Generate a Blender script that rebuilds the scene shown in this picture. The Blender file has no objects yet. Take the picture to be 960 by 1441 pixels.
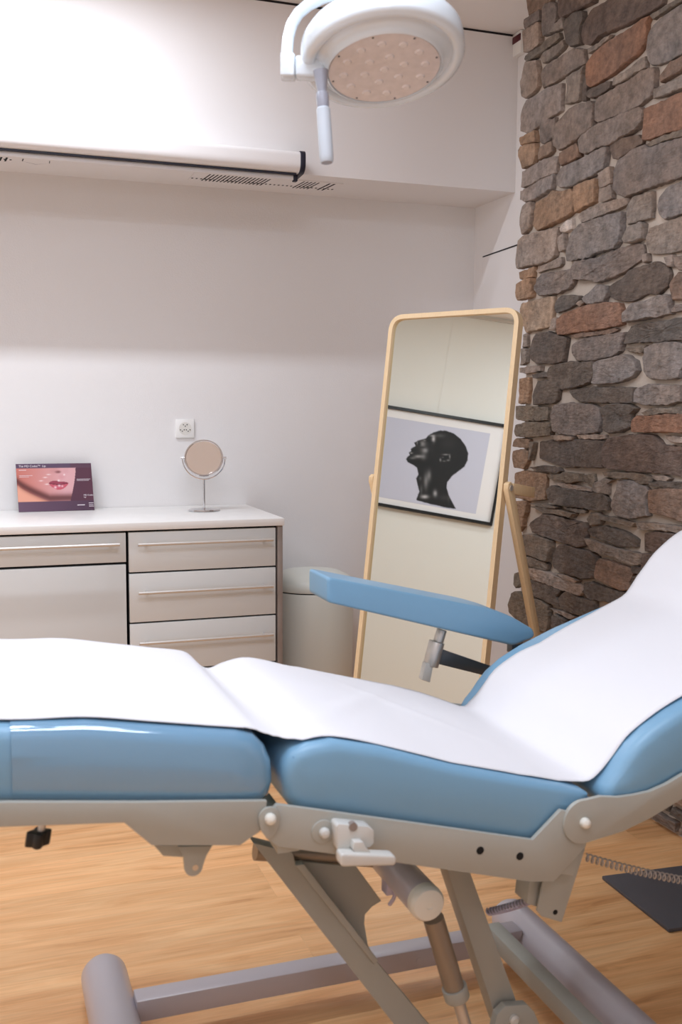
import bpy, bmesh, math, random
from mathutils import Vector, Matrix, noise
random.seed(7)
PI = math.pi
scene = bpy.context.scene
COL = scene.collection

# ------------------------------------------------------------------ camera
F_PX, W_PX, H_PX = 1442.5, 960.0, 1441.0
RIGHT = Vector((0.942602, -0.333871, 0.005571))
UP = Vector((0.028338, 0.096608, 0.994919))
FWD = Vector((0.332713, 0.937655, -0.100524))
EYE = Vector((0.0, 0.0, 1.42))
cam_data = bpy.data.cameras.new('camera')
cam = bpy.data.objects.new('camera', cam_data)
COL.objects.link(cam)
cam.matrix_world = Matrix(((RIGHT.x, UP.x, -FWD.x, EYE.x), (RIGHT.y, UP.y, -FWD.y, EYE.y),
                           (RIGHT.z, UP.z, -FWD.z, EYE.z), (0, 0, 0, 1)))
cam_data.sensor_fit = 'HORIZONTAL'
cam_data.sensor_width = 24.0
cam_data.lens = F_PX * 24.0 / W_PX
cam_data.clip_start = 0.05
cam_data.dof.use_dof = True
cam_data.dof.focus_distance = 3.9
cam_data.dof.aperture_fstop = 5.6
scene.camera = cam


def at(px, py, x=None, y=None, z=None, d=None):
    """measured point of the place: sight line through (px, py) met with a known plane"""
    r = RIGHT * ((px - W_PX / 2) / F_PX) + UP * ((H_PX / 2 - py) / F_PX) + FWD
    if x is not None: t = (x - EYE.x) / r.x
    elif y is not None: t = (y - EYE.y) / r.y
    elif z is not None: t = (z - EYE.z) / r.z
    else: t = d
    return EYE + r * t


def project(P):
    v = P - EYE
    d = v.dot(FWD)
    return (W_PX / 2 + F_PX * v.dot(RIGHT) / d, H_PX / 2 - F_PX * v.dot(UP) / d)


# ------------------------------------------------------------------ materials
def lin(c):
    return tuple(((v / 255) / 12.92 if v / 255 <= 0.04045 else ((v / 255 + 0.055) / 1.055) ** 2.4) for v in c)


def mat(name, rgb, rough=0.5, metal=0.0, coat=0.0, coat_rough=0.1, bump=0.0, bump_scale=200.0, var=0.0, var_scale=4.0, spec=0.5, stretch=None):
    m = bpy.data.materials.new(name)
    m.use_nodes = True
    nt = m.node_tree
    b = nt.nodes['Principled BSDF']
    c = lin(rgb)
    b.inputs['Base Color'].default_value = (*c, 1)
    b.inputs['Roughness'].default_value = rough
    b.inputs['Metallic'].default_value = metal
    b.inputs['Coat Weight'].default_value = coat
    b.inputs['Coat Roughness'].default_value = coat_rough
    b.inputs['Specular IOR Level'].default_value = spec
    tc = nt.nodes.new('ShaderNodeTexCoord')
    src = tc.outputs['Object']
    if stretch:
        mp = nt.nodes.new('ShaderNodeMapping')
        mp.inputs['Scale'].default_value = stretch
        nt.links.new(src, mp.inputs['Vector'])
        src = mp.outputs['Vector']
    n = nt.nodes.new('ShaderNodeTexNoise')
    n.inputs['Scale'].default_value = var_scale
    n.inputs['Detail'].default_value = 4
    nt.links.new(src, n.inputs['Vector'])
    if var > 0:
        mx = nt.nodes.new('ShaderNodeMix')
        mx.data_type = 'RGBA'
        mx.inputs[6].default_value = (*[max(0, v * (1 - var)) for v in c], 1)
        mx.inputs[7].default_value = (*[min(1, v * (1 + var)) for v in c], 1)
        nt.links.new(n.outputs['Fac'], mx.inputs[0])
        nt.links.new(mx.outputs[2], b.inputs['Base Color'])
    if bump > 0:
        n2 = nt.nodes.new('ShaderNodeTexNoise')
        n2.inputs['Scale'].default_value = bump_scale
        n2.inputs['Detail'].default_value = 3
        nt.links.new(src, n2.inputs['Vector'])
        bp = nt.nodes.new('ShaderNodeBump')
        bp.inputs['Strength'].default_value = bump
        bp.inputs['Distance'].default_value = 0.002 if bump_scale != 55 else 0.012
        n2.inputs['Detail'].default_value = 3 if bump_scale != 55 else 8
        nt.links.new(n2.outputs['Fac'], bp.inputs['Height'])
        nt.links.new(bp.outputs['Normal'], b.inputs['Normal'])
    return m


def vcol_mat(name, rough=0.8, bump=0.0, scale=60.0, var=0.0, coat=0.0, stretch=None):
    m = mat(name, (128, 128, 128), rough, coat=coat, bump=bump, bump_scale=scale, stretch=stretch)
    nt = m.node_tree
    b = nt.nodes['Principled BSDF']
    a = nt.nodes.new('ShaderNodeVertexColor')
    a.layer_name = 'Col'
    if var > 0:
        n = nt.nodes.new('ShaderNodeTexNoise')
        n.inputs['Scale'].default_value = 35
        n.inputs['Detail'].default_value = 6
        n.inputs['Roughness'].default_value = 0.65
        tc = nt.nodes.new('ShaderNodeTexCoord')
        nt.links.new(tc.outputs['Object'], n.inputs['Vector'])
        mr = nt.nodes.new('ShaderNodeMapRange')
        mr.inputs[1].default_value = 0.3
        mr.inputs[2].default_value = 0.7
        mr.inputs[3].default_value = 1 - var
        mr.inputs[4].default_value = 1 + var
        nt.links.new(n.outputs['Fac'], mr.inputs[0])
        mx = nt.nodes.new('ShaderNodeMix')
        mx.data_type = 'RGBA'
        mx.blend_type = 'MULTIPLY'
        mx.inputs[0].default_value = 1
        nt.links.new(a.outputs['Color'], mx.inputs[6])
        nt.links.new(mr.outputs[0], mx.inputs[7])
        nt.links.new(mx.outputs[2], b.inputs['Base Color'])
    else:
        nt.links.new(a.outputs['Color'], b.inputs['Base Color'])
    return m


def floor_mat():
    m = bpy.data.materials.new('oak_planks')
    m.use_nodes = True
    nt = m.node_tree
    N, L = nt.nodes, nt.links
    b = N['Principled BSDF']
    tc = N.new('ShaderNodeTexCoord')
    br = N.new('ShaderNodeTexBrick')
    br.offset = 0.37
    br.inputs['Color1'].default_value = (0.35, 0.35, 0.35, 1)
    br.inputs['Color2'].default_value = (0.65, 0.65, 0.65, 1)
    br.inputs['Mortar'].default_value = (0.3, 0.3, 0.3, 1)
    br.inputs['Scale'].default_value = 1
    br.inputs['Mortar Size'].default_value = 0.0012
    br.inputs['Brick Width'].default_value = 1.25
    br.inputs['Row Height'].default_value = 0.23
    L.new(tc.outputs['Object'], br.inputs['Vector'])
    # offset the grain per plank
    add = N.new('ShaderNodeVectorMath'); add.operation = 'MULTIPLY_ADD'
    add.inputs[1].default_value = (9, 9, 9)
    L.new(br.outputs['Color'], add.inputs[0]); L.new(tc.outputs['Object'], add.inputs[2])
    mp = N.new('ShaderNodeMapping'); mp.inputs['Scale'].default_value = (1.1, 8.5, 1)
    L.new(add.outputs[0], mp.inputs['Vector'])
    g = N.new('ShaderNodeTexNoise'); g.inputs['Scale'].default_value = 2.2; g.inputs['Detail'].default_value = 8
    g.inputs['Roughness'].default_value = 0.62; g.inputs['Distortion'].default_value = 0.7
    L.new(mp.outputs[0], g.inputs['Vector'])
    mp2 = N.new('ShaderNodeMapping'); mp2.inputs['Scale'].default_value = (2.0, 90, 1)
    L.new(add.outputs[0], mp2.inputs['Vector'])
    g2 = N.new('ShaderNodeTexNoise'); g2.inputs['Scale'].default_value = 2.0; g2.inputs['Detail'].default_value = 4
    L.new(mp2.outputs[0], g2.inputs['Vector'])
    cr = N.new('ShaderNodeValToRGB')
    e = cr.color_ramp.elements
    e[0].position = 0.28; e[0].color = (*lin((200, 140, 88)), 1)
    e[1].position = 0.72; e[1].color = (*lin((246, 198, 144)), 1)
    x = cr.color_ramp.elements.new(0.42); x.color = (*lin((230, 172, 116)), 1)
    L.new(g.outputs['Fac'], cr.inputs['Fac'])
    mr = N.new('ShaderNodeMapRange'); mr.inputs[1].default_value = 0.3; mr.inputs[2].default_value = 0.7
    mr.inputs[3].default_value = 0.88; mr.inputs[4].default_value = 1.06
    L.new(g2.outputs['Fac'], mr.inputs[0])
    m1 = N.new('ShaderNodeMix'); m1.data_type = 'RGBA'; m1.blend_type = 'MULTIPLY'; m1.inputs[0].default_value = 1
    L.new(cr.outputs['Color'], m1.inputs[6]); L.new(mr.outputs[0], m1.inputs[7])
    mr2 = N.new('ShaderNodeMapRange'); mr2.inputs[1].default_value = 0.3; mr2.inputs[2].default_value = 0.65
    mr2.inputs[3].default_value = 0.88; mr2.inputs[4].default_value = 1.05
    L.new(br.outputs['Color'], mr2.inputs[0])
    m2 = N.new('ShaderNodeMix'); m2.data_type = 'RGBA'; m2.blend_type = 'MULTIPLY'; m2.inputs[0].default_value = 1
    L.new(m1.outputs[2], m2.inputs[6]); L.new(mr2.outputs[0], m2.inputs[7])
    L.new(m2.outputs[2], b.inputs['Base Color'])
    b.inputs['Roughness'].default_value = 0.42
    bp = N.new('ShaderNodeBump'); bp.inputs['Strength'].default_value = 0.12; bp.inputs['Distance'].default_value = 0.001
    L.new(g2.outputs['Fac'], bp.inputs['Height']); L.new(bp.outputs['Normal'], b.inputs['Normal'])
    return m


M = dict(
    wall=mat('white_plaster', (233, 230, 228), 0.85, bump=0.35, bump_scale=140, spec=0.2),
    beam=mat('smooth_white_paint', (235, 231, 229), 0.7, spec=0.25),
    ceil=mat('ceiling_paint', (240, 236, 233), 0.9, spec=0.2),
    cream=mat('cream_wall_paint', (234, 233, 226), 0.75, spec=0.25),
    dark=mat('dark_gap', (28, 24, 28), 0.8),
    mortar=mat('pale_mortar', (192, 178, 164), 0.95, bump=0.9, bump_scale=60, var=0.12, var_scale=20, spec=0.1),
    stone=vcol_mat('split_stone', 0.85, bump=0.9, scale=55, var=0.38, stretch=(1, 0.7, 1.6)),
    floor=floor_mat(),
    vinyl=mat('blue_vinyl', (122, 165, 194), 0.42, coat=0.15, coat_rough=0.3, bump=0.05, bump_scale=500, spec=0.4),
    film=mat('glossy_blue_vinyl', (114, 157, 187), 0.10, coat=1.0, coat_rough=0.02, bump=0.10, bump_scale=7, spec=0.6),
    seam=mat('blue_seam', (92, 136, 172), 0.5),
    paper=mat('white_paper', (227, 226, 228), 0.7, bump=0.15, bump_scale=25, spec=0.2),
    frame=mat('grey_powder_coat', (168, 168, 160), 0.45, bump=0.03, bump_scale=300, spec=0.4),
    frame2=mat('mauve_grey_powder_coat', (190, 183, 189), 0.35, coat=0.3, coat_rough=0.2, spec=0.4),
    plastic=mat('grey_plastic', (205, 204, 198), 0.35),
    capplastic=mat('white_plastic_cap', (226, 224, 214), 0.35),
    black=mat('black_plastic', (18, 18, 20), 0.4),
    hole=mat('hole_black', (10, 10, 10), 0.9),
    steel=mat('brushed_steel', (216, 212, 206), 0.38, metal=0.7),
    chrome=mat('chrome', (215, 215, 218), 0.08, metal=1.0),
    darksteel=mat('dark_steel', (92, 96, 100), 0.35, metal=0.6),
    brass=mat('warm_grey_steel', (152, 140, 126), 0.3, metal=0.4),
    lampw=mat('lamp_white', (220, 228, 233), 0.22, coat=0.5, coat_rough=0.08),
    lampg=mat('lamp_grey', (150, 151, 160), 0.3, coat=0.3),
    grip=mat('lamp_grip', (188, 194, 200), 0.35),
    lens=mat('lens_cover', (216, 208, 206), 0.18, coat=0.4, coat_rough=0.1, var=0.15, var_scale=60),
    lensring=mat('lens_ring', (224, 217, 215), 0.15, coat=0.6),
    front=mat('greige_laminate', (214, 216, 214), 0.4, coat=0.1, coat_rough=0.3),
    edge=mat('taupe_edge', (142, 130, 122), 0.6),
    top=mat('white_worktop', (240, 238, 234), 0.35, coat=0.1, coat_rough=0.2),
    wood=mat('ash_wood', (228, 200, 158), 0.5, var=0.10, var_scale=8, stretch=(30, 30, 2)),
    wood2=mat('ash_wood_leg', (226, 196, 152), 0.55, var=0.12, var_scale=8, stretch=(30, 30, 2)),
    mirror=mat('mirror_glass', (236, 238, 230), 0.004, metal=1.0),
    mirror2=mat('small_mirror_glass', (248, 246, 244), 0.02, metal=1.0),
    bin=mat('pale_bin_plastic', (222, 224, 214), 0.4, coat=0.1),
    socket=mat('socket_white', (240, 238, 234), 0.35),
    matgrey=mat('dark_grey_plate', (82, 80, 84), 0.7, bump=0.2, bump_scale=300),
    cord=mat('cord_plastic', (168, 158, 150), 0.25, coat=0.6),
    spring=mat('mauve_hose', (186, 180, 200), 0.4),
    screen=mat('screen_case_white', (232, 228, 226), 0.45),
    navy=mat('dark_end_cap', (26, 26, 44), 0.5),
    picframe=mat('black_frame', (16, 15, 16), 0.4),
    mount=mat('picture_mount', (242, 239, 238), 0.8),
    print=vcol_mat('printed_picture', 0.6),
    red=mat('dark_red', (84, 14, 26), 0.4),
    ink=mat('grey_print', (150, 148, 150), 0.6),
    white_ink=mat('white_print', (236, 226, 230), 0.5),
    gloss_black=mat('navy_gap', (18, 18, 26), 0.6),
)


# ------------------------------------------------------------------ objects
def link(name, me, m, parent=None):
    o = bpy.data.objects.new(name, me)
    COL.objects.link(o)
    if m is not None:
        me.materials.append(m)
    if parent is not None:
        o.parent = parent
        if parent.type == 'EMPTY':
            o.matrix_parent_inverse = Matrix.Translation(-Vector(parent.location))
    return o


def tag(o, label=None, cat=None, group=None, kind=None):
    if label: o['label'] = label
    if cat: o['category'] = cat
    if group: o['group'] = group
    if kind: o['kind'] = kind
    return o


def empty(name, loc, label, cat):
    o = bpy.data.objects.new(name, None)
    o.empty_display_size = 0.05
    COL.objects.link(o)
    o.location = loc
    return tag(o, label, cat)


class MB:
    def __init__(self):
        self.bm = bmesh.new()

    def faces(self, verts, faces):
        vs = [self.bm.verts.new(v) for v in verts]
        for f in faces:
            try: self.bm.faces.new([vs[i] for i in f])
            except ValueError: pass
        return vs

    def box(self, a, b, rot=None, piv=None):
        a, b = Vector(a), Vector(b)
        vs = [Vector((x, y, z)) for x in (a.x, b.x) for y in (a.y, b.y) for z in (a.z, b.z)]
        if rot is not None:
            c = Vector(piv) if piv is not None else (a + b) / 2
            vs = [c + rot @ (v - c) for v in vs]
        self.faces(vs, [(0, 1, 3, 2), (4, 6, 7, 5), (0, 4, 5, 1), (2, 3, 7, 6), (0, 2, 6, 4), (1, 5, 7, 3)])
        return self

    def prism(self, pts, off):
        """pts: 3-D polygon; off: extrusion vector"""
        n = len(pts)
        off = Vector(off)
        vs = [Vector(p) for p in pts] + [Vector(p) + off for p in pts]
        self.faces(vs, [tuple(range(n)), tuple(range(2 * n - 1, n - 1, -1))] + [(i, i + n, (i + 1) % n + n, (i + 1) % n) for i in range(n)])
        return self

    def prism_y(self, xz, y0, y1):
        return self.prism([(p[0], y0, p[1]) for p in xz], (0, y1 - y0, 0))

    def tube(self, path, r, seg=12, caps=True):
        path = [Vector(p) for p in path]
        n = len(path)
        rs = r if isinstance(r, (list, tuple)) else [r] * n
        rings = []
        ref = None
        for i, p in enumerate(path):
            t = (path[min(i + 1, n - 1)] - path[max(i - 1, 0)])
            if t.length < 1e-9: t = Vector((0, 0, 1))
            t.normalize()
            if ref is None:
                ref = Vector((0, 0, 1)) if abs(t.z) < 0.9 else Vector((1, 0, 0))
            u = ref - t * ref.dot(t)
            if u.length < 1e-6: u = Vector((1, 0, 0)).cross(t)
            u.normalize(); ref = u
            w = t.cross(u)
            rings.append([self.bm.verts.new(p + (u * math.cos(2 * PI * k / seg) + w * math.sin(2 * PI * k / seg)) * max(rs[i], 1e-5)) for k in range(seg)])
        for a, b in zip(rings, rings[1:]):
            for k in range(seg):
                self.bm.faces.new((a[k], a[(k + 1) % seg], b[(k + 1) % seg], b[k]))
        if caps:
            self.bm.faces.new(list(reversed(rings[0])))
            self.bm.faces.new(rings[-1])
        return self

    def lathe(self, prof, base, axis=(0, 0, 1), seg=40):
        """prof: (radius, height) pairs along axis from base"""
        ax = Vector(axis).normalized()
        base = Vector(base)
        return self.tube_prof([(base + ax * h, r) for r, h in prof], ax, seg)

    def tube_prof(self, pr, ax, seg):
        ref = Vector((0, 0, 1)) if abs(ax.z) < 0.9 else Vector((1, 0, 0))
        u = (ref - ax * ref.dot(ax)).normalized()
        w = ax.cross(u)
        rings = []
        for c, r in pr:
            rings.append([self.bm.verts.new(c + (u * math.cos(2 * PI * k / seg) + w * math.sin(2 * PI * k / seg)) * max(r, 1e-5)) for k in range(seg)])
        for a, b in zip(rings, rings[1:]):
            for k in range(seg):
                self.bm.faces.new((a[k], a[(k + 1) % seg], b[(k + 1) % seg], b[k]))
        self.bm.faces.new(list(reversed(rings[0])))
        self.bm.faces.new(rings[-1])
        return self

    def build(self, name, m, parent=None, bevel=0.0, seg=2, sharp=35):
        bm = self.bm
        bmesh.ops.recalc_face_normals(bm, faces=bm.faces[:])
        if bevel > 0:
            bm.normal_update()
            es = [e for e in bm.edges if len(e.link_faces) == 2 and e.calc_face_angle(0) > math.radians(32)]
            bmesh.ops.bevel(bm, geom=es, offset=bevel, segments=seg, profile=0.5, affect='EDGES', clamp_overlap=True)
        me = bpy.data.meshes.new(name)
        bm.to_mesh(me)
        bm.free()
        me.polygons.foreach_set('use_smooth', [True] * len(me.polygons))
        me.set_sharp_from_angle(angle=math.radians(sharp))
        return link(name, me, m, parent)


def round_poly(pts, radii, seg=6):
    """round the corners of a 2-D polygon"""
    out = []
    n = len(pts)
    for i in range(n):
        p, a, b = Vector(pts[i]), Vector(pts[i - 1]), Vector(pts[(i + 1) % n])
        r = radii[i] if isinstance(radii, (list, tuple)) else radii
        if r <= 0:
            out.append(tuple(p)); continue
        u, v = (a - p), (b - p)
        r = min(r, u.length * 0.48, v.length * 0.48)
        s, e = p + u.normalized() * r, p + v.normalized() * r
        for k in range(seg + 1):
            t = k / seg
            out.append(tuple(s * (1 - t) ** 2 + p * 2 * t * (1 - t) + e * t ** 2))
    return out


def inset(poly, d):
    n = len(poly)
    area = sum(poly[i][0] * poly[(i + 1) % n][1] - poly[(i + 1) % n][0] * poly[i][1] for i in range(n))
    s = 1 if area > 0 else -1
    out = []
    for i in range(n):
        p, a, b = Vector(poly[i]), Vector(poly[i - 1]), Vector(poly[(i + 1) % n])
        e1, e2 = (p - a), (b - p)
        e1 = e1.normalized() if e1.length > 1e-9 else e2.normalized()
        e2 = e2.normalized() if e2.length > 1e-9 else e1
        nn = Vector((-e1.y - e2.y, e1.x + e2.x)) * s
        if nn.length < 1e-6: nn = Vector((-e1.y, e1.x)) * s
        nn.normalize()
        c = max(0.5, nn.dot(Vector((-e1.y, e1.x)) * s))
        out.append(tuple(p + nn * (d / c)))
    return out


def shrink(poly, d):
    """draw an elongated outline in by d along its own two axes"""
    n = len(poly)
    cx, cy = sum(p[0] for p in poly) / n, sum(p[1] for p in poly) / n
    sxx = sum((p[0] - cx) ** 2 for p in poly); syy = sum((p[1] - cy) ** 2 for p in poly); sxy = sum((p[0] - cx) * (p[1] - cy) for p in poly)
    th = 0.5 * math.atan2(2 * sxy, sxx - syy)
    u, v = Vector((math.cos(th), math.sin(th))), Vector((-math.sin(th), math.cos(th)))
    q = [(Vector(p).dot(u), Vector(p).dot(v)) for p in poly]
    u0, u1 = min(t[0] for t in q), max(t[0] for t in q)
    out = []
    for a, b in q:
        # local middle line of the outline at this station
        same = [t[1] for t in q if abs(t[0] - a) < 0.13 * (u1 - u0) + 0.02]
        hi, lo = max(same), min(same)
        v0, v1 = min(t[1] for t in q), max(t[1] for t in q)
        m, hv = (v0 + v1) / 2, (v1 - v0) / 2
        mu, hu = (u0 + u1) / 2, (u1 - u0) / 2
        a2 = mu + (a - mu) * max(0, 1 - d / hu)
        b2 = m + (b - m) * max(0.05, 1 - d / hv)
        out.append(tuple(u * a2 + v * b2))
    return out


def cushion(near, far, y0, y1, r, name, m, parent, bulge=0.006, nk=6, clip_x=None):
    """upholstered pad: profile (x,z) near and far, rounded side edges"""
    mb = MB()
    rings = []
    lay = [(y0 + r * (1 - math.sin(PI / 2 * k / nk)), r * (1 - math.cos(PI / 2 * k / nk))) for k in range(nk, -1, -1)]
    lay = [(y0 + r * (1 - math.cos(PI / 2 * k / nk)), r * (1 - math.sin(PI / 2 * k / nk))) for k in range(nk + 1)]
    layers = [(y0 - bulge, r + 0.018)] + lay + [((y0 + y1) / 2, 0)] + [(y0 + y1 - y, i) for y, i in reversed(lay)] + [(y1 + bulge, r + 0.018)]
    for y, i in layers:
        t = min(1, max(0, (y - y0) / (y1 - y0)))
        pr = [(a[0] * (1 - t) + b[0] * t, a[1] * (1 - t) + b[1] * t) for a, b in zip(near, far)]
        if i > 0: pr = shrink(pr, i)
        rings.append([mb.bm.verts.new((p[0], y, p[1])) for p in pr])
    n = len(near)
    for a, b in zip(rings, rings[1:]):
        for k in range(n):
            mb.bm.faces.new((a[k], a[(k + 1) % n], b[(k + 1) % n], b[k]))
    mb.bm.faces.new(list(reversed(rings[0])))
    mb.bm.faces.new(rings[-1])
    bmesh.ops.triangulate(mb.bm, faces=[f for f in mb.bm.faces if len(f.verts) > 4])
    if clip_x is not None:
        bmesh.ops.bisect_plane(mb.bm, geom=mb.bm.verts[:] + mb.bm.edges[:] + mb.bm.faces[:], plane_co=(clip_x, 0, 0), plane_no=(1, 0, 0), clear_inner=True)
    return mb.build(name, m, parent, sharp=60)


def grid_picture(name, fn, P00, U, V, nu, nv, m, parent):
    """flat printed picture: fn(u,v)->sRGB, u right, v up"""
    verts, faces, cols = [], [], []
    for j in range(nv + 1):
        for i in range(nu + 1):
            verts.append(P00 + U * (i / nu) + V * (j / nv))
            cols.append(fn(i / nu, j / nv))
    for j in range(nv):
        for i in range(nu):
            a = j * (nu + 1) + i
            faces.append((a, a + 1, a + nu + 2, a + nu + 1))
    me = bpy.data.meshes.new(name)
    me.from_pydata([tuple(v) for v in verts], [], faces)
    ca = me.color_attributes.new('Col', 'FLOAT_COLOR', 'POINT')
    for k, c in enumerate(cols):
        ca.data[k].color = (*lin(c), 1)
    return link(name, me, m, parent)


def text(name, body, size, m, parent, origin, right, up):
    cu = bpy.data.curves.new(name, 'FONT')
    cu.body = body
    cu.size = size
    cu.extrude = 0.0002
    tmp = bpy.data.objects.new(name + '_tmp', cu)
    COL.objects.link(tmp)
    dg = bpy.context.evaluated_depsgraph_get()
    me = bpy.data.meshes.new_from_object(tmp.evaluated_get(dg))
    bpy.data.objects.remove(tmp)
    right, up = right.normalized(), up.normalized()
    nrm = right.cross(up)
    X = Matrix(((right.x, up.x, nrm.x, origin.x), (right.y, up.y, nrm.y, origin.y), (right.z, up.z, nrm.z, origin.z), (0, 0, 0, 1)))
    me.transform(X)
    me.name = name
    me.materials.clear()
    return link(name, me, m, parent)


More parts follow.
